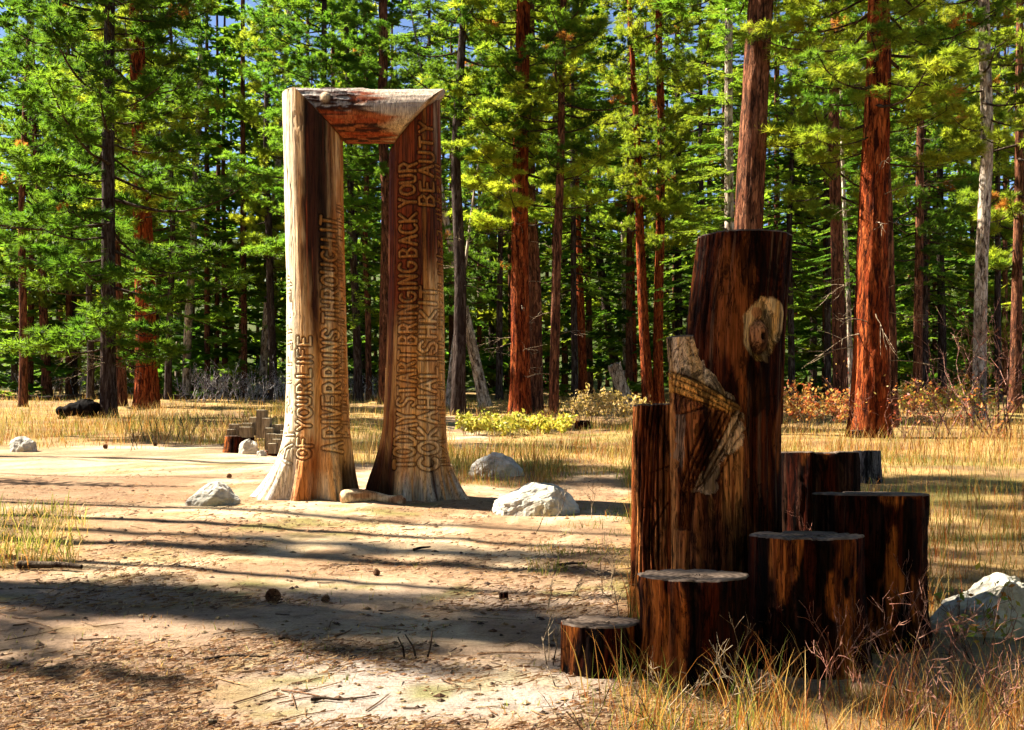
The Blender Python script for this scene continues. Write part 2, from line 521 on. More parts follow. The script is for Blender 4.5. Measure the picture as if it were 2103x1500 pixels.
def pine_template(seed, L=20.0, R=3.0, nb=84, k=28, w=.026, pal='pine', droop=.1, dense=1.35, nl=.20):
    """crown from z=0 to L round a vertical stem: limbs + needle tufts"""
    rg = np.random.default_rng(seed)
    limbs = Bag(); P, D, S, C = [], [], [], []
    nb = int(nb*.80)
    for i in range(nb):
        t = (i + rg.random()) / nb
        z = L * t
        prof = (1 - t)**.55 * (.55 + .45*min(1, t*6)) * (.5 + .7*rg.random())
        r = max(.4, R * prof)
        az = i * 2.4 + rg.normal(0, .5)
        dirh = np.array([math.cos(az), math.sin(az), 0])
        sideh = np.array([-dirh[1], dirh[0], 0])
        el = -.25 + .75*t + rg.normal(0, .22)
        s = np.linspace(0, 1, 7)
        bend = rg.normal(0, .2)
        pth = np.array([0, 0, z]) + dirh*(s*r)[:, None] + sideh*((s**2)*bend*r)[:, None]
        pth[:, 2] += s*r*el - droop*r*np.sin(s*2.6) + .30*r*s**3
        pth[:, 2] += np.cumsum(rg.normal(0, .03, 7))
        V, Q = tube(pth, (.012 + .016*r)*(1 - .85*s), 4)
        limbs.add(V, Q)
        ncl = max(2, int(round((1 + r*1.5)*dense)))
        cb = choose(GREENS[pal], 1, rg)[0]
        for c_ in range(ncl):                       # rounded pads of tufts along the outer limb
            sj = .30 + .70*((c_ + .35 + .65*rg.random())/ncl)
            p0 = np.array([np.interp(sj, s, pth[:, a]) for a in range(3)])
            off = sideh*rg.normal(0, .28)*r*.5*(1.1 - .5*sj) + dirh*rg.normal(0, .12) + np.array([0, 0, .12 + .15*rg.random()])
            cc_ = p0 + off
            V, Q = tube([p0, p0 + off*.5 + rg.normal(0, .04, 3), cc_], [.014, .010, .006], 3)
            limbs.add(V, Q)
            rad = (.26 + .24*rg.random())*(.75 + .12*r)
            nt_ = int(9 + 5*rg.random())
            cc = cb*.5 + .5*choose(GREENS[pal], 1, rg)[0]
            if rg.random() < .007: cc = np.array([.34, .14, .03])
            for q in range(nt_):
                d3 = rg.normal(0, 1, 3) + np.array([0, 0, .55]) + dirh*.4
                d3 /= np.linalg.norm(d3)
                p1 = cc_ + d3*np.array([1, 1, .6])*rad*(.45 + .6*rg.random())
                P.append(p1); D.append(d3); S.append(nl*(.75 + .5*rg.random())); C.append(cc)
                if q < 4:
                    V, Q = tube([cc_, p1], [.006, .004], 3); limbs.add(V, Q)
        P.append(pth[-1]); D.append((pth[-1]-pth[-2])/np.linalg.norm(pth[-1]-pth[-2])); S.append(nl*1.1); C.append(cb)
    P, D, S, C = map(np.array, (P, D, S, C))
    D = D / np.linalg.norm(D, axis=1)[:, None]
    return tufts_mesh('pine_crown', P, D, S, k, w, C, rg), limbs.mesh('pine_limbs', M['twig']), L

def fir_template(seed, L=20.0, R=3.0, nb=150, k=18, pal='fir', nlen=.085, w=.034, tw=1.05):
    """flat layered boughs made of short-needled sprays"""
    rg = np.random.default_rng(seed)
    limbs = Bag(); A, B, UP, C = [], [], [], []
    for i in range(nb):
        t = (i + rg.random()) / nb
        z = L * t
        r = max(.25, R * (1-t)**.8 * (.7 + .45*rg.random()) * (.75 + .25*min(1, t*8)))
        az = i*2.4 + rg.normal(0, .4)
        dirh = np.array([math.cos(az), math.sin(az), 0]); sideh = np.array([-dirh[1], dirh[0], 0])
        el = -.22 + .55*t + rg.normal(0, .1)
        s = np.linspace(0, 1, 6)
        pth = np.array([0, 0, z]) + dirh*(s*r)[:, None] + sideh*((s**2)*rg.normal(0, .12)*r)[:, None]
        pth[:, 2] += s*r*el - .16*r*s**2 + .10*r*s**4
        V, Q = tube(pth, (.010 + .013*r)*(1 - .85*s), 4)
        limbs.add(V, Q)
        nt_ = int((6 + r*11)*tw)
        cc0 = choose(GREENS[pal], 1, rg)[0]
        for j in range(nt_):
            sj = .16 + .84*((j + rg.random())/nt_)
            p0 = np.array([np.interp(sj, s, pth[:, a]) for a in range(3)])
            sg = 1 if j % 2 else -1
            ang = sg*(.55 + .45*rg.random())
            dd = dirh*math.cos(ang) + sideh*math.sin(ang) + np.array([0, 0, -.18 + .3*rg.random()])
            ln = (.22 + .30*rg.random())*(.6 + .25*r)*(1.2 - .7*sj)
            A.append(p0); B.append(p0 + dd*ln); C.append(cc0*(.75 + .5*rg.random()))
        A.append(pth[-2]); B.append(pth[-1] + dirh*.1); C.append(cc0*1.2)
    A, B, C = map(np.array, (A, B, C))
    n = len(A)
    d = B - A; ln = np.linalg.norm(d, axis=1); d = d/ln[:, None]
    up = np.array([0, 0, 1.0]) + rg.normal(0, .25, (n, 3))
    sd = np.cross(d, up); sd /= np.linalg.norm(sd, axis=1)[:, None]
    q = (np.arange(k)+.5)/k
    base = A[:, None] + d[:, None]*(ln[:, None]*q)[..., None]
    base[..., 2] -= (.12*ln[:, None]*q**2)
    sgn = np.where(np.arange(k) % 2, 1., -1.)[None, :, None]
    nd = d[:, None]*.7 + sd[:, None]*sgn*.8 + rg.normal(0, .28, (n, k, 3))
    nd /= np.linalg.norm(nd, axis=2)[..., None]
    nL = nlen*(1.25 - .6*q)[None, :, None]*(.8 + .6*rg.random((n, k, 1)))*np.clip(ln*2.6, .7, 1.7)[:, None, None]
    tip = base + nd*nL
    ws = np.cross(nd, np.array([0, 0, 1.0]) + rg.normal(0, .5, (n, k, 3))); ws /= np.linalg.norm(ws, axis=2)[..., None]
    ww = w*(.7 + .6*rg.random((n, k, 1)))
    V = np.stack([base + ws*ww*.5, tip, base - ws*ww*.5], 2).reshape(-1, 3)
    col = np.repeat(np.repeat(C[:, None], k, 1)*(.8 + .4*rg.random((n, k, 1))), 3, axis=1).reshape(-1, 3)
    me = mesh('fir_crown', V, np.arange(n*k*3).reshape(-1, 3), col, False, [M['needle']])
    return me, limbs.mesh('fir_limbs', M['twig']), L

TPL = dict(
    pine=[pine_template(101), pine_template(102, R=3.3, nb=78)],
    phero=[pine_template(151, nb=118, dense=1.35), pine_template(152, nb=118, pal='dark', dense=1.35, R=3.2)],
    pfine=[pine_template(161, nb=80, k=38, w=.015, nl=.19)],
    pdark=[pine_template(111, pal='dark', nb=90, nl=.18)],
    fir=[fir_template(131), fir_template(132, R=3.2, nb=140), fir_template(133, R=2.8, nb=140)],
    fdark=[fir_template(141, pal='dark', R=2.8, nb=130)],
)
TPL['sparse'] = TPL['pdark']

def trunk_mesh(h, r0, r1, z1, seed, hero=False, flare=.35, kind='red'):
    """tapered trunk with a root flare and furrowed bark; r1 is the radius at height z1"""
    n = 52 if hero else 16
    rows = 170 if hero else 36
    zz = np.concatenate([[-.45], np.linspace(0, 1, rows)**1.25*h])
    k = (r0 - r1)/max(z1, .1)
    rad = np.maximum(r0 - k*zz, r0*.10*np.clip(1.3 - zz/h, .15, 1.3))
    # never thicken upwards, close to a point at the very top
    rad = np.minimum.accumulate(rad)*np.clip((h - zz)/(h*.12) + .05, .05, 1)
    rad = rad*(1 + flare*np.exp(-np.maximum(zz, 0)/(r0*2.0)))
    th = np.linspace(0, 2*np.pi, n, endpoint=False)
    T, Z = np.meshgrid(th, zz)
    R = rad[:, None]*(1 + .05*(fbm(np.cos(T)*1.5, np.sin(T)*1.5, Z*.5, 2, seed)-.5)*2)
    R = R*(1 + .10*np.exp(-np.maximum(Z, 0)/(r0*2))*np.sin(T*5 + seed))
    if hero:
        f = fbm(np.cos(T)*11, np.sin(T)*11, Z*1.8, 4, seed+5)
        R = R + r0*.07*(sst(.38, .58, f) - .6)
    sway = (fbm(Z*.12, seed*1.7, 0, 2, seed)-.5)*.5*np.clip(Z/8, 0, 1)
    V = np.stack([R*np.cos(T) + sway, R*np.sin(T) + sway*.6, Z], -1)
    return mesh('trunk', V, grid_faces(len(zz), n), None, True, [M[kind]])

def dead_branches(seed, r, z0, z1, n, ln=.9):
    rg = np.random.default_rng(seed)
    b = Bag()
    for i in range(n):
        z = z0 + (z1-z0)*rg.random(); az = rg.random()*6.283
        L = ln*(.5 + .9*rg.random())
        d = np.array([math.cos(az), math.sin(az), .1 + .25*rg.normal()])
        s = np.linspace(0, 1, 6)
        p = np.array([0, 0, z]) + d*(r*.9 + s*L)[:, None]
        p[:, 2] -= .35*L*s**2; p[:, :2] += np.cumsum(rg.normal(0, .03, (6, 2)), 0)
        V, Q = tube(p, .013*(1-.8*s), 4); b.add(V, Q)
        for j in range(4):
            k = rg.integers(2, 5)
            e = p[k] + (d + rg.normal(0, .6, 3))*L*.35 + np.array([0, 0, -.1])
            V, Q = tube([p[k], (p[k]+e)/2 + rg.normal(0, .03, 3), e], [.008, .006, .003], 3); b.add(V, Q)
    return b.mesh('dead_branches', M['deadtwig'])

TREE_N = 0
def tree(name, label, bark, base, top, wb, wt, crown, ycrown, R, Ht=27, Y=None, hero=False, dead=0, group=None, base_z=None, sx=1.0, ty_=1.0):
    """base/top: pixel points on the stem axis; wb/wt: stem width in photo pixels at those points"""
    global TREE_N
    TREE_N += 1
    bx, by = base
    if Y is None: Y = F*EYE/(by - VAN)
    x = (bx-CX)*Y/F
    z = float(gz(x, Y))
    m = Y/F
    z1 = (by - top[1])*m
    lean = math.atan2((top[0]-bx)*m, max(z1, .1))
    if Y < 52 and Ht > 20: Ht = 16 + (Ht-20)*.6 + .08*Y
    if R < 3.5: R *= .88
    root = empty(name, (x, Y, z - .05), label, 'tree', group)
    root.rotation_euler = (random.Random(TREE_N).uniform(-.02, .02), lean, 0)
    tm = trunk_mesh(Ht, wb*m/2, wt*m/2, z1, TREE_N*7, hero, .28, bark)
    trk = obj('trunk', tm, root)
    if crown:
        kind, idx = crown if isinstance(crown, tuple) else (crown, TREE_N)
        t = TPL[kind][idx % len(TPL[kind])]
        zc = max(.3, (by - ycrown)*m)
        sc = R/3.0
        szv = (Ht + .6 - zc)/t[2]
        o = tag(obj('crown', t[0], root), kind='stuff')
        o.location = (0, 0, zc); o.scale = (sc*sx, sc*ty_, szv)
        o.rotation_euler = (0, 0, TREE_N*1.9)
        tag(obj('branches', t[1], o), kind='stuff')
    if dead:
        tag(obj('dead_branches', dead_branches(TREE_N, wb*m/2*.8, z1*.12, max(1.5, (by-ycrown)*m), dead, 1.0), trk), kind='stuff')
    return root

G_T = 'trees of the wood behind the clearing'
T_ = lambda *a, **k: tree(*a, group=G_T, **k)
P_ = 'pine_tree'; D_ = 'fir_tree'
# --- left of the doorway
T_(P_, 'dark red pine trunk cut by the left edge of the picture', 'brown', (47, 836), (50, 600), 18, 15, 'pdark', 560, 2.6)
T_(P_, 'dark reddish pine standing left of the black charred stump', 'brown', (97, 817), (92, 640), 20, 17, 'pine', 640, 2.6)
T_(P_, 'slim dark pine rising straight behind the black charred stump', 'dark', (152, 815), (150, 600), 14, 12, 'pdark', 650, 2.4)
T_(P_, 'black-trunked feathery pine with low boughs right of the charred stump', 'dark', (224, 861), (228, 0), 32, 20, ('phero', 1), 735, 4.3, Ht=24, dead=10)
T_(P_, 'brown pine trunk half hidden behind the black-trunked pine', 'brown', (249, 836), (243, 600), 24, 20, 'pdark', 540, 2.8)
T_(P_, 'thick red-barked pine right of the black-trunked pine', 'red', (301, 839), (286, 160), 44, 30, ('phero', 0), 480, 3.8, hero=True)
T_(P_, 'thin brown pine tucked behind the thick red-barked left pine', 'brown', (323, 812), (318, 600), 12, 11, 'pdark', 600, 2.2)
T_(P_, 'pale straight slender pine standing against the sky gap at left', 'pale', (383, 820), (404, 100), 18, 10, ('sparse', 0), 420, 2.6, Ht=22)
T_(P_, 'thin pale pine just left of the pale slender one', 'pale', (364, 803), (368, 640), 11, 10, 'fir', 660, 2.0, Ht=20)
T_(P_, 'leaning pine with pale sunlit side left of the doorway', 'pale', (537, 818), (556, 560), 17, 15, ('pine', 2), 640, 3.0)
T_(D_, 'yellow-green fir with boughs to the ground behind the block sculpture', 'brown', (470, 806), (470, 500), 12, 9, ('fir', 0), 765, 3.0, Ht=15)
T_(D_, 'bushy fir between the pale slender pine and the yellow-green fir', 'brown', (425, 800), (426, 500), 12, 9, ('fir', 2), 740, 3.2, Ht=20)
T_(P_, 'tall green pine directly left of the left door post', 'dark', (562, 822), (549, 200), 17, 12, ('pine', 0), 560, 3.2, Ht=26)
T_(P_, 'green pine whose stem hides behind the left door post', 'dark', (655, 832), (655, 300), 20, 14, ('phero', 1), 520, 3.7, Ht=26)
# --- seen through and above the doorway
T_(P_, 'dark grey pine trunk seen through the doorway, nearest the left post', 'dark', (736, 826), (730, 640), 18, 16, 'fir', 660, 2.6)
T_(P_, 'thin brown pine in the middle of the doorway opening', 'brown', (758, 821), (755, 640), 13, 12, 'pdark', 600, 2.5)
T_(P_, 'tall red-brown pine touching the right post, rising above the lintel', 'brown', (791, 833), (787, 0), 25, 18, ('pdark', 1), 400, 3.0, Ht=26)
T_(D_, 'dark fir filling the top of the doorway opening', 'dark', (745, 806), (745, 400), 12, 9, ('fir', 1), 640, 3.2)
# --- right of the doorway
T_(P_, 'straight dark pine just right of the doorway', 'dark', (940, 855), (950, 160), 29, 17, ('pdark', 0), 330, 3.0, Ht=25, dead=5)
T_(P_, 'pale leaning trunk right of the straight dark pine', 'pale', (996, 833), (968, 680), 24, 20, 'fir', 600, 2.6, Ht=20)
T_(P_, 'thin pale leaning trunk beside the right door post', 'pale', (918, 843), (931, 740), 13, 11, 'pdark', 640, 2.0, Ht=16)
T_(P_, 'massive red-barked pine, left of a close pair', 'red', (1068, 853), (1079, 100), 40, 28, ('phero', 0), 480, 3.6, Ht=24, hero=True, dead=14)
T_(P_, 'dark twin pine touching the right of the massive red one', 'brown', (1101, 848), (1094, 100), 28, 22, ('pine', 0), 380, 2.6, Ht=24, hero=True)
T_(P_, 'slim dark red pine with a pale left edge right of the pair', 'brown', (1137, 857), (1151, 180), 21, 14, ('pdark', 1), 360, 2.8, Ht=24, hero=True, dead=5)
T_(P_, 'red pine trunk broken up by fir boughs', 'red', (1198, 821), (1193, 640), 19, 16, 'pine', 480, 2.8)
T_(D_, 'leaning dark fir with wide bright boughs left of the three red trunks', 'dark', (1272, 812), (1228, 520), 20, 16, ('fir', 1), 770, 4.2, Ht=22)
T_(D_, 'broad bright fir behind the three red trunks', 'dark', (1395, 815), (1392, 400), 18, 13, ('fir', 0), 740, 4.4, Ht=26)
T_(P_, 'thinnest of the three red trunks left of the tall carved log', 'red', (1302, 818), (1300, 560), 14, 13, 'pine', 520, 2.6)
T_(P_, 'middle one of the three red trunks, darker with a curved foot', 'red', (1331, 833), (1319, 560), 24, 19, 'pine', 500, 2.8)
T_(P_, 'brightest of the three red trunks, nearest the tall carved log', 'red', (1353, 833), (1353, 520), 21, 18, 'pine', 480, 2.8, hero=True)
T_(P_, 'thin pale trunk just left of the three red trunks', 'pale', (1286, 816), (1283, 640), 11, 10, 'fdark', 600, 2.2, Ht=20)
T_(P_, 'huge dark red pine rising behind the top of the tall carved log', 'brown', (1521, 893), (1572, 0), 64, 50, ('phero', 1), -30, 4.2, Ht=26, hero=True)
T_(D_, 'fir with a pale mottled stem left of the huge dark red pine', 'pale', (1500, 838), (1497, 200), 22, 17, ('fir', 2), 700, 3.6, Ht=23)
# --- right of the carved log
T_(P_, 'slender orange trunk right of the tall carved log', 'red', (1632, 800), (1632, 600), 14, 12, 'fir', 600, 2.4, Ht=22)
T_(P_, 'dark brown trunk left of the biggest red pine', 'brown', (1729, 860), (1722, 560), 31, 26, ('pine', 1), 430, 3.0)
T_(P_, 'biggest bright orange-red pine right of the stepped stumps', 'red', (1787, 898), (1800, 0), 74, 42, ('pfine', 0), 330, 3.5, Ht=22, hero=True, dead=16)
T_(P_, 'brown trunk behind the right edge of the biggest red pine', 'brown', (1832, 880), (1822, 400), 26, 23, ('pdark', 1), 300, 3.0, hero=True)
T_('birch_tree', 'thin white trunk between the dark brown trunk and biggest red pine', 'pale', (1749, 850), (1745, 720), 11, 10, 'fdark', 600, 1.8, Ht=14)
T_(P_, 'half orange half black trunk between biggest red pine and pale one', 'brown', (1884, 830), (1887, 560), 19, 17, ('pdark', 0), 560, 3.0)
T_(P_, 'pale sunlit pine trunk nearest the right edge', 'pale', (2010, 863), (2022, 0), 27, 22, ('pfine', 0), 320, 3.2, Ht=24, hero=True)
T_(D_, 'black-green fir in the shade right of the biggest red pine', 'dark', (1935, 822), (1935, 400), 18, 13, ('fdark', 0), 700, 4.0, Ht=25)
T_(D_, 'dark fir behind the slender orange trunk', 'dark', (1670, 812), (1672, 400), 16, 12, ('fir', 1), 690, 3.4, Ht=22)
T_(P_, 'thin dark trunk behind the white trunk', 'dark', (1762, 812), (1760, 560), 13, 11, 'pdark', 560, 2.6)
T_(P_, 'pine at the right edge with foliage behind the bare red shrub', 'brown', (2085, 850), (2090, 400), 24, 18, ('pine', 0), 560, 3.2)

# --- understorey firs filling the wood behind the trunks
for lab, bx, by, yc, R, kind, Ht in [
    ('low green fir behind the slim dark pine at far left', 120, 806, 770, 3.4, ('fir', 0), 16), ('dense fir filling the gap left of the thick red-barked pine', 200, 803, 740, 3.6, ('fir', 1), 24),
    ('fir behind the thick red-barked left pine', 320, 800, 750, 3.4, ('fir', 2), 22), ('dark fir directly behind the left door post', 640, 803, 760, 3.6, ('fdark', 0), 24),
    ('fir behind the right door post', 850, 804, 745, 3.6, ('fir', 0), 25), ('dark fir between the straight dark pine and the red pair', 1010, 806, 755, 3.6, ('fdark', 0), 24),
    ('fir behind the slim dark red pine', 1160, 804, 760, 3.4, ('fir', 2), 22), ('fir behind the tall carved log', 1560, 806, 740, 3.6, ('fir', 1), 25),
    ('fir behind the biggest red pine', 1800, 806, 730, 3.6, ('fdark', 0), 24), ('fir behind the pale right-hand trunk', 2000, 808, 740, 3.8, ('fir', 0), 24),
    ('slender fir left of the doorway top, against the sky', 500, 801, 700, 3.0, ('fir', 1), 27), ('tall fir behind the lintel, against the sky', 690, 802, 700, 3.2, ('fir', 2), 28),
    ('shadowy fir at the far right edge', 2110, 806, 750, 3.6, ('fdark', 0), 24), ('low fir behind the left edge trunk', 30, 808, 740, 3.6, ('fir', 2), 22)]:
    T_(D_, lab, 'dark', (bx, by), (bx, 400), 14, 9, kind, yc, R, Ht=Ht)

# --- tall trees behind, closing the canopy along the top
for lab, bx, yc, R, kind in [
    ('tall pine behind the black-trunked feathery pine', 185, 560, 3.6, ('phero', 1)), ('tall green fir right of the thick red-barked left pine', 345, 640, 3.6, ('fir', 1)),
    ('tall fir behind the right end of the lintel', 880, 560, 3.6, ('fir', 0)), ('tall pine between the straight dark pine and the red pair', 1025, 520, 3.4, ('phero', 0)),
    ('tall fir right of the slim dark red pine', 1180, 600, 3.6, ('fir', 2)), ('tall pine left of the fir with the mottled stem', 1440, 540, 3.8, ('phero', 0)),
    ('tall fir right of the huge dark red pine', 1625, 600, 3.8, ('fir', 1)), ('tall bright pine left of the biggest red pine top', 1700, 480, 3.6, ('phero', 0)),
    ('tall fir between the biggest red pine and the pale right trunk', 1900, 620, 3.8, ('fir', 0)), ('tall pine right of the pale right-hand trunk', 2050, 520, 3.6, ('phero', 0))]:
    T_(P_ if kind[0] == 'phero' else D_, lab, 'dark', (bx, 823), (bx, 300), 15, 9, kind, yc, R, Ht=31)

# --- the same wood going on to the left, outside the picture: these throw the long shadows over the clearing
def shade_tree(p, x, kind, r, zc, R, Ht):
    y = (p - math.sin(SUN_BACK)*x)/math.cos(SUN_BACK)
    z = float(gz(x, y))
    global TREE_N
    TREE_N += 1
    root = empty('fir_tree' if kind.startswith('f') else 'pine_tree', (x, y, z-.05), 'conifer of the wood round the clearing, standing outside the picture', 'tree', 'conifers outside the picture')
    obj('trunk', trunk_mesh(Ht, r, r*.7, Ht*.5, TREE_N*7, False, .28, 'brown'), root)
    t = TPL[kind][TREE_N % len(TPL[kind])]
    o = tag(obj('crown', t[0], root), kind='stuff')
    o.location = (0, 0, zc); o.scale = (R/3, R/3, (Ht+.5-zc)/t[2]); o.rotation_euler = (0, 0, TREE_N*1.9)
    tag(obj('branches', t[1], o), kind='stuff')
    return root

for a in [(4.95, -12, 'phero', .14, 2.2, .98, 32), (5.3, -15, 'phero', .14, 13.5, .85, 34), (5.45, -18, 'phero', .12, 17, .78, 38), (3.9, -6.5, 'fdark', .08, .4, .9, 5.2),
          (8.0, -10, 'pine', .10, 17, 1.6, 23), (7.45, -16, 'pine', .13, 21, 1.4, 28), (8.9, -12, 'pine', .09, 19, 1.2, 25), (6.9, -13, 'pine', .16, 20, 1.8, 27), (6.25, -9, 'pine', .08, 15, 1.0, 19),
          (10.7, -9, 'fdark', .06, .3, .75, 5.2), (2.0, -9, 'fdark', .14, 1.5, .8, 12), (7.35, -16, 'phero', .08, 14.5, .75, 36),
          (9.2, -16, 'pine', .05, 20, 1.3, 29), (11.6, -18, 'pine', .05, 22, 1.5, 31), (13.6, -20, 'pine', .06, 22, 1.8, 31),
          (13.9, -22, 'pine', .2, 22, 2.2, 31), (15.6, -24, 'fdark', .2, 2, 1.1, 16), (18.5, -26, 'pine', .22, 20, 2.5, 31)]:
    shade_tree(*a)
# ... and round behind the camera, so that the clearing is walled in as the photograph's shade shows
rgb = np.random.default_rng(55)
for i in range(30):
    an = R_(-172 + 190*(i + .5)/30 + rgb.normal(0, 1.5))      # from behind left, round the back, to the right
    rr = 13 + 7*rgb.random() + (4 if i % 2 else 0)
    x_, y_ = rr*math.cos(an), rr*math.sin(an) - 1.0
    if x_ > 0 and abs(x_) < .60*y_ + 2.5: continue
    shade_tree(math.sin(SUN_BACK)*x_ + math.cos(SUN_BACK)*y_, x_, ('fdark', 'fir', 'pdark')[i % 3], .2, .6, 3.6, 22 + 5*rgb.random())

# --- the far wood, one mass behind the trees
def far_wood():
    rg = np.random.default_rng(77)
    parts = [fir_template(901, nb=64, k=4, w=.24, nlen=.28, tw=.36), fir_template(902, nb=64, k=4, w=.24, nlen=.28, tw=.36, pal='dark'), pine_template(903, nb=44, k=4, w=.16, nl=.42, dense=.45)]
    data = []
    for me, lm, L in parts:
        v = np.empty(len(me.vertices)*3, np.float32); me.vertices.foreach_get('co', v)
        c = np.empty(len(me.vertices)*4, np.float32); me.color_attributes['Col'].data.foreach_get('color', c)
        data.append((v.reshape(-1, 3), c.reshape(-1, 4)[:, :3], L))
        bpy.data.meshes.remove(lm)
    b = Bag(); tb = Bag()
    n = 145
    for i in range(n):
        y = 58 + 62*rg.random()**.9
        px = -150 + 2700*((i + rg.random())/n)
        x = (px - CX)*y/F
        z = float(gz(x, y))
        v, c, L = data[rg.integers(0, 3)]
        a = rg.random()*6.283
        H = 25 + 12*rg.random(); zc = .2 + 2.8*rg.random()**2
        s = (1.4 + .8*rg.random())
        rot = np.array([[math.cos(a), -math.sin(a), 0], [math.sin(a), math.cos(a), 0], [0, 0, 1]])
        vv = (v*np.array([s, s, (H-zc)/L])) @ rot.T + np.array([x, y, z+zc])
        b.add(vv, None, np.arange(len(vv)).reshape(-1, 3), c*(.6 + .5*rg.random()))
        V, Q = tube([[x, y, z-.3], [x+rg.normal(0, .1), y, z+H*.5], [x, y, z+H]], [.16 + .1*rg.random(), .13, .03], 8)
        tb.add(V, Q)
    o = tag(obj('far_wood', b.mesh('far_wood', M['needle'], False)), 'dense green conifers of the far wood closing the background', 'trees', kind='stuff')
    k = tag(obj('trunks', tb.mesh('far_trunks', M['brown']), o), kind='stuff')
far_wood()

# ------------------------------------------------------------------ carved lettering
def circ(cx, cy, rx, ry, a0=0, a1=360, n=14):
    return [(cx + rx*math.cos(R_(a0 + (a1-a0)*i/n)), cy + ry*math.sin(R_(a0 + (a1-a0)*i/n))) for i in range(n+1)]
GL = {
 'A': [[(0, 0), (.35, 1), (.7, 0)], [(.16, .42), (.54, .42)]],
 'B': [[(0, 0), (0, 1), (.4, 1), (.58, .78), (.38, .53), (.62, .28), (.42, 0), (0, 0)], [(0, .53), (.38, .53)]],
 'C': [circ(.4, .5, .4, .5, 50, 310)],
 'D': [[(0, 0), (0, 1), (.35, 1), (.65, .7), (.65, .3), (.35, 0), (0, 0)]],
 'E': [[(.55, 1), (0, 1), (0, 0), (.55, 0)], [(0, .5), (.45, .5)]],
 'F': [[(.55, 1), (0, 1), (0, 0)], [(0, .55), (.45, .55)]],
 'G': [circ(.4, .5, .4, .5, 50, 330) + [(.75, .45), (.45, .45)]],
 'H': [[(0, 0), (0, 1)], [(.6, 0), (.6, 1)], [(0, .5), (.6, .5)]],
 'I': [[(.15, 0), (.15, 1)]],
 'K': [[(0, 0), (0, 1)], [(.6, 1), (0, .5), (.62, 0)]],
 'L': [[(0, 1), (0, 0), (.5, 0)]],
 'N': [[(0, 0), (0, 1), (.6, 0), (.6, 1)]],
 'O': [circ(.38, .5, .38, .5)],
 'R': [[(0, 0), (0, 1), (.42, 1), (.6, .75), (.42, .5), (0, .5)], [(.3, .5), (.62, 0)]],
 'S': [[(.6, .85), (.4, 1), (.15, 1), (0, .8), (.1, .58), (.5, .42), (.6, .2), (.45, 0), (.15, 0), (0, .15)]],
 'T': [[(.3, 0), (.3, 1)], [(0, 1), (.6, 1)]],
 'U': [[(0, 1), (0, .25), (.15, 0), (.45, 0), (.6, .25), (.6, 1)]],
 'V': [[(0, 1), (.32, 0), (.64, 1)]],
 'Y': [[(0, 1), (.32, .5), (.64, 1)], [(.32, .5), (.32, 0)]],
 # marks too worn to read, on the turned-away sides of the posts
 '1': [[(.1, 0), (.1, 1)], [(.1, .5), (.4, .5)]], '2': [[(0, .1), (.5, .1), (.5, .9)]], '3': [[(0, 1), (0, 0)], [(.4, 1), (.4, .3)]],
 '4': [[(0, .2), (.5, .8)], [(0, .8), (.3, .8)]], '5': [[(0, 0), (.4, 0), (.4, 1), (0, 1)]],
}

def text_segments(txt, s_c, hgt, z0, z1):
    """segments (s, z) of a line of letters that climbs the post; letter tops point left (-s)"""
    wd = {'I': .3, ' ': .05}
    adv = [wd.get(ch, .72) + .24 for ch in txt]
    k = (z1 - z0)/sum(adv)
    segs = []
    z = z0
    rj = random.Random(len(txt)*31 + int(z0*100))
    for ch, a in zip(txt, adv):
        js, jh, jr = rj.uniform(-.007, .007), rj.uniform(.90, 1.08), rj.uniform(-.07, .07)
        for st in GL.get(ch, []):
            p = [(s_c + js + hgt*jh*(.5 - y) + jr*hgt*(x - .35), z + k*(x + .08) + jr*hgt*(y - .5)*.6 + rj.uniform(-.002, .002)) for x, y in st]
            segs += list(zip(p[:-1], p[1:]))
        z += a*k
    return np.array([[a[0], a[1], b[0], b[1]] for a, b in segs])

def seg_dist(S, Z, segs):
    d = np.full(S.shape, 9.0)
    for s0, z0, s1, z1 in segs:
        m = (S > min(s0, s1)-.12) & (S < max(s0, s1)+.12) & (Z > min(z0, z1)-.12) & (Z < max(z0, z1)+.12)
        if not m.any(): continue
        ss, zz = S[m], Z[m]
        dx, dz = s1-s0, z1-z0
        t = np.clip(((ss-s0)*dx + (zz-z0)*dz)/(dx*dx + dz*dz + 1e-9), 0, 1)
        d[m] = np.minimum(d[m], np.hypot(ss-s0-t*dx, zz-z0-t*dz))
    return d

WOOD = dict(pale=np.array([.66, .50, .31]), orange=np.array([.50, .20, .04]), amber=np.array([.60, .31, .085]), red=np.array([.20, .038, .010]), dark=np.array([.05, .018, .010]), black=np.array([.012, .007, .005]), grey=np.array([.47, .43, .39]))

# ------------------------------------------------------------------ the doorway
YD = 11.52
MD = YD / F
zpx = lambda py: EYE - (py - HOR)*MD
xpx = lambda px: (px - CX)*MD

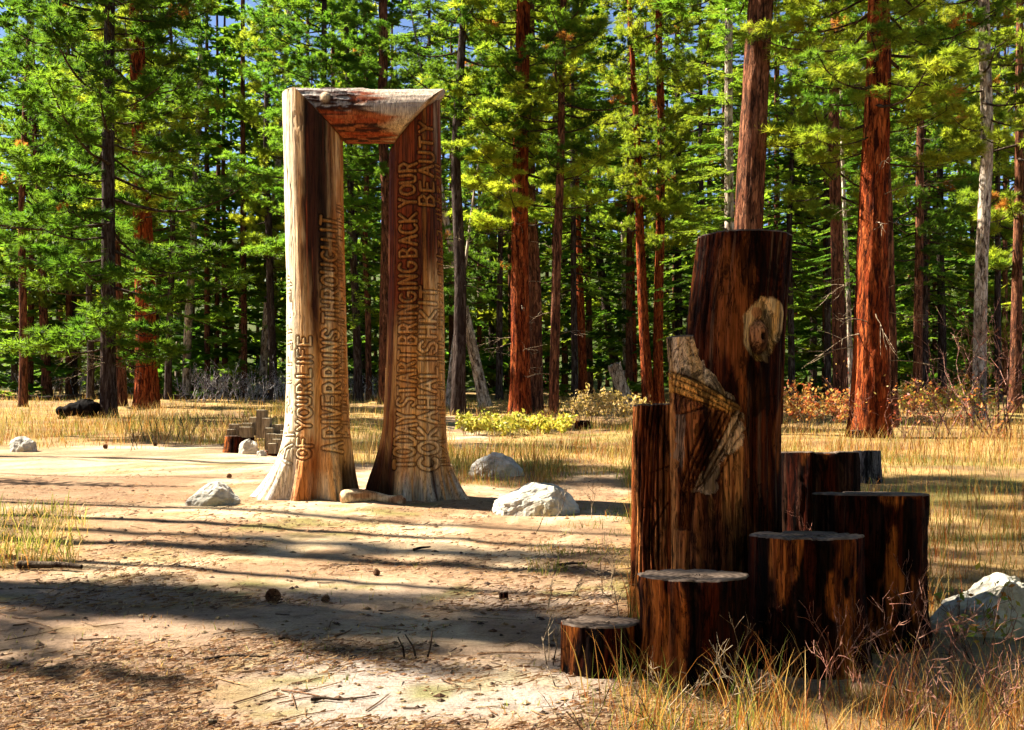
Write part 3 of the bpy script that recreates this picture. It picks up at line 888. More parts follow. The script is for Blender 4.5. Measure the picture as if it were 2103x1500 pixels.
def post(parent, rows, cut, texts, paint, seed, roots, name='post', back=0.0):
    rows = np.array(rows, float)                       # py, centre px, half width px
    npy = np.linspace(1046, 184, 500)
    c = np.interp(npy, rows[:, 0], rows[:, 1]); hw = np.interp(npy, rows[:, 0], rows[:, 2])
    for _ in range(12):
        hw[1:-1] = (hw[:-2] + hw[1:-1]*2 + hw[2:])/4; c[1:-1] = (c[:-2] + c[1:-1]*2 + c[2:])/4
    th = np.concatenate([np.linspace(-98, 98, 168), np.linspace(106, 254, 18)])*math.pi/180   # 0 = towards the camera
    T, PY = np.meshgrid(th, npy)
    HWm = np.repeat(hw[:, None], len(th), 1)*MD
    Cx = np.repeat(xpx(c)[:, None], len(th), 1)
    Z = zpx(PY)
    R0 = 60*MD
    S = T*R0
    # text grooves
    groove = np.zeros_like(S); face = np.zeros_like(S)
    for txt, s_c, h, y0, y1, sw, dep in texts:
        sg = text_segments(txt, s_c, h, zpx(y0), zpx(y1))
        d = seg_dist(S, Z, sg)
        groove = np.maximum(groove, np.exp(-((d - sw - .003)/.0080)**2)*dep)
        face = np.maximum(face, sst(sw*1.05, sw*.85, d)*dep)
    base = np.clip((PY - 860)/180, 0, 1)
    R = HWm*(1 + .035*(fbm(np.cos(T)*1.3, np.sin(T)*1.3, Z*.8, 3, seed)-.5)*2)
    flare = np.zeros_like(R)
    for ang, wid, amp, powr in roots:
        dd = (T - R_(ang) + math.pi) % (2*math.pi) - math.pi
        flare += amp*np.exp(-(dd/R_(wid))**2)*base**powr
    R = R + flare
    crease = paint('crease', T, PY, Z)
    R = R - crease
    rip = (fbm(np.cos(T)*16, np.sin(T)*16, Z*1.2, 3, seed+9)-.5)
    lob = fbm(np.cos(T)*5, np.sin(T)*5, Z*.9, 3, seed+17)-.5
    R = R + .012*rip + .04*rip*base + .30*lob*base**1.6
    chips = sst(.62, .70, fbm(np.cos(T)*5, np.sin(T)*5, Z*3.0, 3, seed+3))
    R = R - .006*chips - groove*.022 + face*.004
    X = Cx + R*np.sin(T)
    Y = YD + back - R*np.cos(T)*np.clip(62*MD/np.maximum(HWm, .01), .75, 1.0)
    X = X*(1 + back/YD)
    zg = SLOPE*Y - .06
    low = PY >= npy[6]
    # mitre at the top
    Zc = Z.copy()
    zc = cut(X)
    Zc = np.minimum(Zc, zc)
    Zc = np.where(PY >= npy[3], np.minimum(Zc, zg), Zc)
    col = paint('colour', T, PY, Z)
    lum = col.mean(-1)
    col = mixc(col, WOOD['amber']*.55 + col*.35, face*sst(.30, .10, lum)*.9)
    col = mixc(col, np.minimum(col*np.array([1.22, 1.3, 1.4]), .8), face*sst(.1, .3, lum))
    col = mixc(col*np.array([1.08, 1.06, 1.02]), col*np.array([1.06, .93, .78]), sst(-.65, -.25, np.sin(T)))  # lit left strip lightened, shaded front warmed, in the colour itself
    groove_dark = groove/(groove.max() + 1e-6)
    col = mixc(col, col*np.array([.20, .13, .10]), groove_dark*.9)  # base colour darkened along the carved grooves
    col = mixc(col, WOOD['dark'], chips*paint('chips', T, PY, Z))
    V = np.stack([X, Y, Zc], -1).reshape(-1, 3)
    nr, nc = T.shape
    Fq = grid_faces(nr, nc)[:, ::-1]
    top = np.append(V[-nc:].mean(0)[None], np.zeros((0, 3)), 0)
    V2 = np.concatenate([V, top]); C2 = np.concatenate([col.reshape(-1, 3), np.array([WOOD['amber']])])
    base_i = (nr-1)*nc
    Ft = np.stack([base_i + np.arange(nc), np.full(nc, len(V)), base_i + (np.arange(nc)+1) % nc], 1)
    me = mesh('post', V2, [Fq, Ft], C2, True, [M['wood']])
    return obj(name, me, parent)

def streaks(T, Z, seed, fz=.5, ft=5.0):
    return fbm(np.cos(T)*ft, np.sin(T)*ft, Z*fz, 4, seed)

def left_paint(what, T, PY, Z):
    lat = np.sin(T)
    if what == 'crease':
        up = sst(560, 860, PY)
        a = .20 + .05*np.sin(PY*.011)
        c1 = .11*np.exp(-((lat - a)/.13)**2)*up*(.35 + .65*sst(700, 950, PY))
        c2 = .06*np.exp(-((lat - .93)/.08)**2)*sst(900, 1000, PY)
        return c1 + c2
    if what == 'chips':
        return .85*sst(-.1, .1, lat + .25)*sst(.5, -.05, lat)*sst(880, 700, PY)
    n = streaks(T, Z, 210); n2 = streaks(T, Z, 211, 2.0, 3.0); n3 = streaks(T, Z, 213, .9, 12)
    c = mixc(np.array([.62, .36, .13]), np.array([.70, .52, .30]), sst(.38, .6, n))
    c = mixc(c, WOOD['orange'], sst(.52, .68, n2)*.6)
    c = mixc(c, np.array([.76, .64, .46]), sst(-.25, -.6, lat + (n-.5)*.3))  # left side painted paler to stand in for strong sunlight
    # long dark bark stain down the middle, fading out two thirds of the way
    mid = sst(-.30, -.05, lat + (n2-.5)*.35)*sst(.93, .60, lat + (n-.5)*.4)
    fade = sst(720, 520, PY + (n-.5)*260)
    c = mixc(c, mixc(WOOD['red'], WOOD['black'], sst(.30, .44, n3)), mid*fade*.98)
    mid2 = sst(-.05, .12, lat + (n2-.5)*.2)*sst(.34, .2, lat)*sst(800, 640, PY)
    c = mixc(c, WOOD['dark'], mid2*.9)
    c = mixc(c, WOOD['red'], sst(.5, .62, n3)*sst(.2, .9, lat)*sst(480, 250, PY)*.8)
    # lower: red-brown triangle and grey weathered roots
    c = mixc(c, np.array([.36, .115, .03]), sst(.5, .15, np.abs(lat+.1))*sst(880, 960, PY + (n-.5)*120)*.75)
    c = mixc(c, WOOD['grey'], sst(.42, .58, n3)*sst(-.35, -.75, lat)*sst(900, 990, PY))
    c = mixc(c, WOOD['grey'], sst(.5, .62, n)*sst(960, 1010, PY)*.7)
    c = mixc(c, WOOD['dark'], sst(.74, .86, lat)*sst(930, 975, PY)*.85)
    return c

def right_paint(what, T, PY, Z):
    lat = np.sin(T)
    if what == 'crease':
        return .05*np.exp(-((lat - .62)/.10)**2)*sst(700, 1000, PY) + .02*np.exp(-((lat+.62)/.1)**2)*sst(500, 900, PY)
    if what == 'chips':
        return .4*sst(700, 500, PY)
    n = streaks(T, Z, 310); n2 = streaks(T, Z, 311, 1.4, 3.0); n3 = streaks(T, Z, 313, .6, 11)
    c = mixc(np.array([.62, .36, .13]), np.array([.68, .48, .26]), sst(.38, .6, n))
    c = mixc(c, WOOD['orange'], sst(.50, .66, n2)*.6)
    up = sst(700, 600, PY + (n-.5)*140 + np.where(lat > .35, 90, 0))
    dk = mixc(WOOD['red'], WOOD['dark'], sst(.36, .54, n3))
    dk = mixc(dk, WOOD['orange']*.7, sst(.60, .70, n3)*.6)
    c = mixc(c, dk, up*.97)
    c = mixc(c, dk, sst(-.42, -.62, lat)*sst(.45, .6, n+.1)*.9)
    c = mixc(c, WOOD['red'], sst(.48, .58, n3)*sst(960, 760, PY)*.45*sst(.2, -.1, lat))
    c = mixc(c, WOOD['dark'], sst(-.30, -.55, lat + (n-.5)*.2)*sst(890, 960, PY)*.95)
    c = mixc(c, WOOD['grey'], sst(.40, .54, n3)*sst(955, 1000, PY)*sst(-.35, -.15, lat))
    c = mixc(c, WOOD['grey']*.8, sst(.5, .65, n)*sst(380, 250, PY)*sst(.3, .7, lat)*.7)
    c = mixc(c, WOOD['dark'], np.exp(-((lat-.60)/.07)**2)*sst(880, 960, PY)*.9)
    return c

def smooth_plane(x0, y0, x1, y1):
    X0, Z0, X1, Z1 = xpx(x0), zpx(y0), xpx(x1), zpx(y1)
    return lambda X: Z0 + (X - X0)*(Z1 - Z0)/(X1 - X0)

door = empty('log_doorway', (0, 0, 0), 'tall narrow log doorway with carved lettering, mitred lintel and flared roots', 'sculpture')
xL = zpx(184)
lcut = smooth_plane(618, 200, 706, 290)
rcut = smooth_plane(812, 297, 904, 200)
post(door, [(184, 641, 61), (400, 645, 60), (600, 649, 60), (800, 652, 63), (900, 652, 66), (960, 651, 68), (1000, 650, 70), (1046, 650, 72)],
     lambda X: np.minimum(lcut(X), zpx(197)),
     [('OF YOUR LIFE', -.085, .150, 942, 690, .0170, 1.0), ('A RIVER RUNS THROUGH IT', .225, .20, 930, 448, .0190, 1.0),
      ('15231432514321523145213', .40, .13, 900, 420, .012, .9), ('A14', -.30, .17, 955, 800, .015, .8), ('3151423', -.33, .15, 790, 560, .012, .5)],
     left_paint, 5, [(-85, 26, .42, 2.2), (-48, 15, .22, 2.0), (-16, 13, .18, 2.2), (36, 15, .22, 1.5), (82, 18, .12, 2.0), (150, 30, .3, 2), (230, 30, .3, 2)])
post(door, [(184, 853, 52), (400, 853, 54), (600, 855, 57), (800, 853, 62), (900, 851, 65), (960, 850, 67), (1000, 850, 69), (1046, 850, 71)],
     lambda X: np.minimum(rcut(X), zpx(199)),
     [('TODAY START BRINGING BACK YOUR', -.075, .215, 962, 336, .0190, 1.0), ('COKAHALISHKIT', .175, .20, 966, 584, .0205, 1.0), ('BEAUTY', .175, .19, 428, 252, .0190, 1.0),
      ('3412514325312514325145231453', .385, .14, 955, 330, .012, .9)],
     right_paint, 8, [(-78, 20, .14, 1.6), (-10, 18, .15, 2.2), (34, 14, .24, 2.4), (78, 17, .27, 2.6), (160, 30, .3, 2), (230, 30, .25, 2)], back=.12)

def lintel():
    n, m = 190, 120
    px = np.linspace(570, 915, n)
    a = np.concatenate([np.linspace(-115, 125, 96), np.linspace(132, 238, 24)])*math.pi/180   # 0 = camera, + = up
    A, PX = np.meshgrid(a, px)
    X = xpx(PX)
    R = 53.5*MD*(1 + .03*(fbm(X*2, np.cos(A)*1.5, np.sin(A)*1.5, 3, 61)-.5)*2)
    u = np.sin(A)
    bark = sst(775, 735, PX + (fbm(X*6, A*3, 0, 3, 62)-.5)*120)*sst(-.12, .12, u + (fbm(X*4, A*2, 3, 3, 63)-.5)*.5)
    fl = fbm(X*5, A*9, 0, 4, 64)
    R = R + bark*(.012 + .045*(np.floor(fl*9)/9 - .42)) + .012*(fbm(X*2.0, A*14, 0, 3, 66)-.5)
    kn = np.exp(-(((PX-677)/9)**2 + ((u-.42)/.20)**2)**2)
    R = R + .035*kn
    zc = (zpx(186) + zpx(294))/2
    Yv = YD - R*np.cos(A); Zv = zc + R*np.sin(A)
    inv = lambda x0, y0, x1, y1: (lambda Z: xpx(x0) + (Z - zpx(y0))*(xpx(x1)-xpx(x0))/(zpx(y1)-zpx(y0)))
    xl = inv(618, 200, 706, 290)(Zv) + .01; xr = inv(812, 297, 904, 200)(Zv) - .01
    Xc = np.clip(X, xl, xr)
    n1 = fbm(Xc*1.2, A*7, 1, 4, 67); n2 = fbm(Xc*8, A*8, 1, 3, 68)
    c = mixc(WOOD['red']*1.6, WOOD['dark'], sst(.42, .58, n1))
    c = mixc(c, np.array([.42, .13, .04]), sst(.52, .62, n2)*.7)
    c = mixc(c, mixc(WOOD['grey']*.85, WOOD['dark'], sst(.46, .56, fl)), bark)
    bare = sst(765, 800, PX + (n1-.5)*110 + 40*u) 
    c = mixc(c, mixc(np.array([.52, .42, .33]), np.array([.62, .44, .24]), sst(.1, -.6, u)), np.clip(bare + sst(.72, .9, u)*sst(700, 760, PX), 0, 1))
    c = mixc(c, WOOD['pale'], kn)
    V = np.stack([Xc, Yv, Zv], -1).reshape(-1, 3)
    Fq = grid_faces(n, len(a))
    nc = len(a)
    V2 = np.concatenate([V, V[:nc].mean(0)[None], V[-nc:].mean(0)[None]])
    C2 = np.concatenate([c.reshape(-1, 3), [WOOD['amber']], [WOOD['amber']]])
    i = np.arange(nc); j = (i+1) % nc
    Ft = np.concatenate([np.stack([i, np.full(nc, len(V)), j], 1), np.stack([(n-1)*nc+i, (n-1)*nc+j, np.full(nc, len(V)+1)], 1)])
    me = mesh('lintel', V2, [Fq, Ft], C2, True, [M['wood']])
    return obj('lintel', me, door)
lintel()

# ------------------------------------------------------------------ stepped stumps
def log_body(Yc, rows, ytop, seed, paint, grooves=(), tilt=.035, ncol=130, nrow=150, ybase=None, flare=.1, squash=1.0, lean_y=0.0, mat='logside', yoff=None, carve=None):
    """rows: py, centre px, half width px.  Returns log mesh, cut mesh and the base point."""
    rows = np.array(rows, float); m = Yc/F
    x0 = (rows[-1, 1]-CX)*m
    zb = float(gz(x0, Yc)) - .12
    zt = EYE - (ytop - HOR)*m
    z = np.linspace(zb, zt, nrow)
    pyr = HOR - (z - EYE)/m
    c = (np.interp(pyr, rows[:, 0], rows[:, 1])-CX)*m; hw = np.interp(pyr, rows[:, 0], rows[:, 2])*m
    th = np.concatenate([np.linspace(-105, 105, int(ncol*.78)), np.linspace(110, 250, ncol-int(ncol*.78))])*math.pi/180
    T, Z = np.meshgrid(th, z)
    PY = np.repeat(pyr[:, None], len(th), 1)
    R = hw[:, None]*(1 + .07*(fbm(np.cos(T)*1.4, np.sin(T)*1.4, Z*.9, 2, seed)-.5)*2 + .05*(fbm(np.cos(T)*3.6, np.sin(T)*3.6, Z*1.1, 2, seed+2)-.5)*2)
    low = np.exp(-(Z - zb)/.18)
    R = R*(1 + flare*low*(1 + .5*np.sin(T*4+seed)))
    f = fbm(np.cos(T)*10, np.sin(T)*10, Z*1.5, 3, seed+4)
    R = R + .008*(f-.5)*2
    lat = np.sin(T)*hw[:, None]/m + c[:, None]/m + CX        # where a surface point sits, in photo px (approx.)
    flake = sst(.50, .56, fbm(np.cos(T)*4, np.sin(T)*4, Z*4, 4, seed+6))
    R = R - .006*flake
    rimchip = sst(.58, .66, fbm(np.cos(T)*3.2, np.sin(T)*3.2, 0, 4, seed+8))*np.exp(-(zt - Z)/.02)
    R = R - .014*rimchip
    rc = np.random.default_rng(seed+77)
    ckk = np.zeros_like(R)
    for _ in range(9):
        t0 = rc.uniform(-1.7, 1.7); za = zb + (zt-zb)*rc.random()*.6; zz_ = za + (zt-zb)*(.15 + .6*rc.random())
        path = t0 + .10*(fbm(Z*2.0, t0*9, 0, 3, seed)-.5)
        ckk = np.maximum(ckk, np.exp(-((T - path)*hw[:, None]/.006)**2)*sst(za-.02, za+.12, Z)*sst(zz_+.02, zz_-.12, Z))
    R = R - .016*ckk
    if carve is not None: R = R + carve(T, PY, lat)
    g = np.zeros_like(R)
    for pl, wd, dp in grooves:
        segs = np.array([[a[0], a[1], b[0], b[1]] for a, b in zip(pl[:-1], pl[1:])])
        # in px space
        d = np.full(R.shape, 99.0)
        for s in segs:
            dx, dy = s[2]-s[0], s[3]-s[1]
            t = np.clip(((lat-s[0])*dx + (PY-s[1])*dy)/(dx*dx+dy*dy+1e-9), 0, 1)
            d = np.minimum(d, np.hypot(lat-s[0]-t*dx, PY-s[1]-t*dy))
        g = np.maximum(g, np.where(np.cos(T) > 0, np.exp(-(d/wd)**2)*dp, 0))
    R = R - g
    X = c[:, None] + R*np.sin(T)
    Yv = Yc - R*np.cos(T)*squash + lean_y*(Z - zb) + (np.interp(PY, yoff[0], yoff[1]) if yoff else 0)
    top = Z >= zt - 1e-6
    Zv = Z - tilt*(Yv - Yc)*sst(zb, zt, Z)**3
    Zv = Zv + np.where(top, .003*(f-.5) - .008*rimchip, 0)
    col = paint(T, PY, Z, lat, seed, flake)
    col = mixc(col, col*.35, ckk)
    col = mixc(col, col*np.array([.16, .11, .09]), np.clip(g/.010, 0, 1)*.9)
    org = np.array([c[0], Yc, zb + .12])
    V = np.stack([X, Yv, Zv], -1) - org
    body = mesh('log', V.reshape(-1, 3), grid_faces(nrow, len(th))[:, ::-1], col.reshape(-1, 3), True, [M[mat]])
    ring = V[-1]
    cen = ring.mean(0)
    rr = [ring*(1-k) + cen*k for k in (0.0, .015, .05, .25, .5, .75)]
    for i, k in enumerate((0, .007, .009, .007, .005, .004)): rr[i] = rr[i] + np.array([0, 0, k - (.001 if i == 0 else 0)])
    cv = np.concatenate(rr + [cen[None] + np.array([0, 0, .003])])
    nc = len(th)
    fq = grid_faces(6, nc)[:, ::-1]
    i = np.arange(nc)
    ft = np.stack([5*nc + (i+1) % nc, 5*nc + i, np.full(nc, 6*nc)], 1)
    cut = mesh('cut_face', cv - cen, [fq[:, :], ft[:, ::-1]], None, True, [M['cut']])
    return body, cut, org, cen

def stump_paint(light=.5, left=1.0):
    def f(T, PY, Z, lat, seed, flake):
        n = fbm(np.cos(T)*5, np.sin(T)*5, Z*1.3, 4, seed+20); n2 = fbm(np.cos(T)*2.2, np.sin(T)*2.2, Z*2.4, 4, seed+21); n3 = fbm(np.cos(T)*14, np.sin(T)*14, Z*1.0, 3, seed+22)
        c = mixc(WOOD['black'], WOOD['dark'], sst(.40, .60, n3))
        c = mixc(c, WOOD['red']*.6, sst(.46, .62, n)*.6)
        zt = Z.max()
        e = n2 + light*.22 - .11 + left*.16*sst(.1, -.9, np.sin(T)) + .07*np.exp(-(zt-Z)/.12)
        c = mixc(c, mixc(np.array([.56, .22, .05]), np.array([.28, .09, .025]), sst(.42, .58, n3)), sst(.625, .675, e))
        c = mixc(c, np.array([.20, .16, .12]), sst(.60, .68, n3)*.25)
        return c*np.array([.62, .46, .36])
    return f

def stump(name, label, Yc, rows, ytop, seed, paint, cat='stump', group=None, **k):
    body, cut, org, cen = log_body(Yc, rows, ytop, seed, paint, **k)
    root = empty(name, tuple(org), label, cat, group)
    lg = obj('log', body, root)
    c = obj('cut_face', cut, lg, loc=tuple(cen))
    return root

G_S = 'stepped stumps round the tall carved log'
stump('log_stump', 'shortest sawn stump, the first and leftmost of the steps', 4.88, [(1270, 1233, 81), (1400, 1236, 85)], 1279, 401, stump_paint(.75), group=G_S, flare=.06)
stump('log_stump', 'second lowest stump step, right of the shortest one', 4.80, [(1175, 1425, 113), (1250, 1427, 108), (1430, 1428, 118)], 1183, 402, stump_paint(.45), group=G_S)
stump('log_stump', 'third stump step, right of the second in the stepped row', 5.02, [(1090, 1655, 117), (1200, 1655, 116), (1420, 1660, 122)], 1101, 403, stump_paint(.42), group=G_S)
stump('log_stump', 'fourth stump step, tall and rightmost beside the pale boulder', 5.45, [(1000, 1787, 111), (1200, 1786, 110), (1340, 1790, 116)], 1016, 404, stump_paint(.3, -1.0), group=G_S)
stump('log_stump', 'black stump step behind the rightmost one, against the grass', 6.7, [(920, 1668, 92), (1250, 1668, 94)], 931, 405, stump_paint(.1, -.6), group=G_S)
stump('log_stump', 'small grey weathered stump in the grass behind the steps', 13.2, [(920, 1780, 27), (990, 1780, 29)], 927, 406,
      lambda T, PY, Z, lat, seed, fl: mixc(np.array([.16, .15, .16]), np.array([.05, .045, .05]), sst(.4, .6, fbm(np.cos(T)*6, np.sin(T)*6, Z*2, 3, seed))), ncol=60, nrow=30)

# left carved log with long wavy grooves
def left_log_paint(T, PY, Z, lat, seed, fl):
    n = fbm(np.cos(T)*6, np.sin(T)*6, Z*.8, 4, seed+20); n2 = fbm(np.cos(T)*2.5, np.sin(T)*2.5, Z*1.6, 4, seed+21); n3 = fbm(np.cos(T)*15, np.sin(T)*15, Z*.7, 3, seed)
    c = mixc(np.array([.20, .06, .02]), np.array([.34, .15, .05]), sst(.4, .6, n))
    c = mixc(c, WOOD['dark'], sst(.46, .6, n3)*.85)
    c = mixc(c, np.array([.42, .20, .07]), sst(.52, .6, n2)*sst(1345, 1305, lat))
    c = mixc(c, WOOD['orange']*.85, sst(1160, 1220, PY)*.7)
    return c*np.array([2.0, 1.6, 1.3])
gr = []
for k in range(6):
    gr.append(([(1308 + k*9, 836), (1304 + k*9 - k*1.5, 900), (1306 + k*7 - 6, 1000), (1300 + k*6, 1100), (1298 + k*8, 1200)], 2.0, .014))
gr += [([(1372, 955), (1328, 970), (1333, 1010), (1345, 1040)], 1.8, .01), ([(1340, 1025), (1310, 1045)], 1.8, .01), ([(1365, 1030), (1338, 1075), (1320, 1130)], 1.8, .01)]
stump('carved_log', 'mid-height carved log with long wavy grooves, left of the tall one', 5.95, [(830, 1352, 56), (1000, 1350, 54), (1270, 1352, 56)], 835, 420, left_log_paint, 'sculpture', grooves=gr, ncol=150, nrow=200, flare=.03)

# tall carved log with its lower ledge
def in_poly(lat, PY, poly):
    ins = np.zeros(lat.shape, bool)
    n = len(poly)
    for i in range(n):
        (x0, y0), (x1, y1) = poly[i], poly[(i+1) % n]
        c = ((y0 > PY) != (y1 > PY)) & (lat < (x1-x0)*(PY-y0)/(y1-y0+1e-9) + x0)
        ins ^= c
    return ins.astype(float)

def tall_paint(T, PY, Z, lat, seed, fl):
    n = fbm(np.cos(T)*6, np.sin(T)*6, Z*.9, 4, seed+20); n2 = fbm(np.cos(T)*2.4, np.sin(T)*2.4, Z*1.5, 4, seed+21); n3 = fbm(np.cos(T)*16, np.sin(T)*16, Z*.8, 3, seed+22)
    wob = (fbm(lat*.05, PY*.05, 0, 3, 9)-.5)*26
    front = (np.cos(T) > -.2)
    c = mixc(np.array([.055, .018, .009]), np.array([.14, .045, .018]), sst(.4, .6, n))
    c = mixc(c, WOOD['black'], sst(.45, .6, n3)*.7*sst(.2, .5, n2))
    c = mixc(c, np.array([.30, .13, .045]), sst(.57, .66, n2 + .05*sst(1580, 1610, lat))*.9)
    c = mixc(c, np.array([.26, .22, .18]), sst(.60, .66, n3)*.4)
    c = mixc(c, np.array([.34, .17, .07]), np.exp(-((lat-1535)/14)**2)*sst(770, 800, PY)*sst(850, 820, PY)*.8)
    # pale scar round the knot
    d = np.hypot((lat + wob*.7 - 1543)/37, (PY + wob*1.1 - 686)/64)
    d2 = np.hypot((lat - 1570)/24, (PY + wob*.3 - 660)/40)
    sc = np.maximum(sst(1.04, .96, d), sst(1.04, .94, d2))*front
    c = mixc(c, mixc(np.array([.50, .38, .23]), np.array([.50, .31, .12]), sst(.42, .6, n) + sst(690, 745, PY)*.5), sc*.95)
    k = np.hypot((lat-1543+wob*.25)/22*(1+.25*sst(700, 640, PY)), (PY-697+wob*.3)/36)
    c = mixc(c, np.array([.34, .17, .09]), sst(1.05, .95, k)*sc)
    c = mixc(c, np.array([.16, .07, .04]), np.exp(-((k-1)/.08)**2)*sc*.8)
    c = mixc(c, np.array([.2, .09, .05]), sst(.5, .62, n3)*sst(1, .8, k)*sc*.6)
    c = mixc(c, np.array([.40, .2, .1]), sst(1.1, .9, np.hypot((lat-1537)/13, (PY-650)/11))*sc)
    c = mixc(c, WOOD['black'], sst(1.1, .6, np.hypot((lat-1545)/5, (PY-697)/8))*sc)
    return mixc(c*np.array([.62, .42, .32]), c*np.array([1.3, 1.22, 1.1]), sc)

def ledge_paint(T, PY, Z, lat, seed, fl):
    n = fbm(np.cos(T)*6, np.sin(T)*6, Z*.9, 4, seed+20); n2 = fbm(np.cos(T)*2.6, np.sin(T)*2.6, Z*1.6, 4, seed+21); n3 = fbm(np.cos(T)*15, np.sin(T)*15, Z*.8, 3, seed+22)
    wob = (fbm(lat*.06, PY*.06, 0, 3, 19)-.5)*30
    c = mixc(np.array([.34, .13, .04]), np.array([.17, .055, .02]), sst(.42, .6, n))
    c = mixc(c, np.array([.50, .24, .08]), sst(.50, .60, n2)*.9)
    c = mixc(c, WOOD['black'], sst(.52, .64, n3)*.7)
    up = sst(835, 815, PY - (lat-1440)*.55 + wob*.4)
    c = mixc(c, mixc(np.array([.58, .46, .30]), np.array([.60, .40, .18]), sst(.4, .6, n)), up)
    band = in_poly(lat, PY, [(1376, 762), (1400, 772), (1512, 836), (1480, 850), (1440, 838), (1374, 806)])
    c = mixc(c, np.array([.78, .40, .09]), band*.95)
    fea = in_poly(lat + wob*.5, PY + wob*.4, [(1500, 842), (1516, 880), (1500, 918), (1470, 930), (1458, 962), (1452, 1005), (1405, 1008), (1440, 930), (1470, 880)])
    c = mixc(c, np.array([.66, .52, .34]), fea*.95)
    c = mixc(c, np.array([.30, .24, .18]), in_poly(lat + wob*.3, PY, [(1378, 850), (1396, 850), (1392, 960), (1376, 940)])*.7)
    low = sst(1010, 1090, PY)
    c = mixc(c, WOOD['dark'], low*.75*sst(1400, 1440, lat + wob))
    return c*np.array([1.15, .95, .8])
gl = [([(1374, 764), (1402, 774), (1512, 838), (1530, 828)], 2.2, .013), ([(1374, 776), (1400, 788), (1500, 842)], 1.6, .010), ([(1374, 790), (1400, 802), (1482, 846)], 1.6, .010), ([(1374, 806), (1400, 818), (1468, 846)], 2.2, .013),
      ([(1512, 838), (1498, 870), (1460, 930), (1425, 985), (1400, 1010)], 2.4, .016), ([(1505, 862), (1480, 915), (1445, 965), (1415, 1005)], 1.6, .010), ([(1512, 884), (1480, 930), (1450, 985)], 1.6, .010)]
for k in range(5):
    gl.append(([(1440 + k*13, 845), (1420 + k*12, 890), (1398 + k*9, 950), (1385 + k*6, 1005), (1381 + k*5, 1080)], 2.3, .016))
gl += [([(1386, 852), (1428, 838)], 2.0, .012), ([(1386, 856), (1388, 930), (1376, 960)], 1.5, .009)]
def knot_carve(T, PY, lat):
    wob = (fbm(lat*.05, PY*.05, 0, 3, 9)-.5)*26
    d = np.hypot((lat + wob*.7 - 1543)/37, (PY + wob*1.1 - 686)/64)
    k = np.hypot((lat-1543+wob*.25)/22, (PY-697+wob*.3)/36)
    f = (np.cos(T) > 0)
    return f*(-.016*sst(1.05, .85, d) + .030*sst(1.05, .3, k) - .012*np.exp(-((k-1)/.12)**2) - .02*sst(1.1, .5, np.hypot((lat-1545)/5, (PY-697)/8)))
def ledge_carve(T, PY, lat):
    wob = (fbm(lat*.06, PY*.06, 0, 3, 19)-.5)*30
    band = in_poly(lat, PY, [(1376, 762), (1400, 772), (1512, 836), (1480, 850), (1440, 838), (1374, 806)])
    fea = in_poly(lat + wob*.5, PY + wob*.4, [(1500, 842), (1516, 880), (1500, 918), (1470, 930), (1458, 962), (1452, 1005), (1405, 1008), (1440, 930), (1470, 880)])
    return (np.cos(T) > 0)*(.010*band - .010*fea)
body, cut, org, cen = log_body(5.62, [(487, 1529, 93), (560, 1521, 96), (690, 1508, 98), (900, 1502, 100), (1240, 1500, 104)], 489, 430, tall_paint, ncol=190, nrow=240, tilt=-.02, flare=.03,
    carve=knot_carve, grooves=[([(1530, 828), (1560, 815), (1600, 820)], 1.5, .006)])
tall = empty('carved_log', tuple(org), 'tallest carved log with a pale eye-shaped knot scar and a ledge', 'sculpture')
lg_ = obj('log', body, tall)
obj('cut_face', cut, lg_, loc=tuple(cen))
b2, c2, o2, n2_ = log_body(5.55, [(690, 1437, 62), (760, 1440, 65), (840, 1449, 74), (920, 1454, 79), (1240, 1458, 84)], 692, 440, ledge_paint, grooves=gl, carve=ledge_carve, yoff=([690, 740, 790, 850, 1300], [.13, .065, -.01, -.075, -.06]), ncol=190, nrow=240, tilt=-.02, flare=.03)
led = obj('ledge_log', b2, tall, loc=tuple(o2 - org))
tag(led, 'lower ledge log with a carved orange band and flowing grooves')
obj('cut_face', c2, led, loc=tuple(n2_))

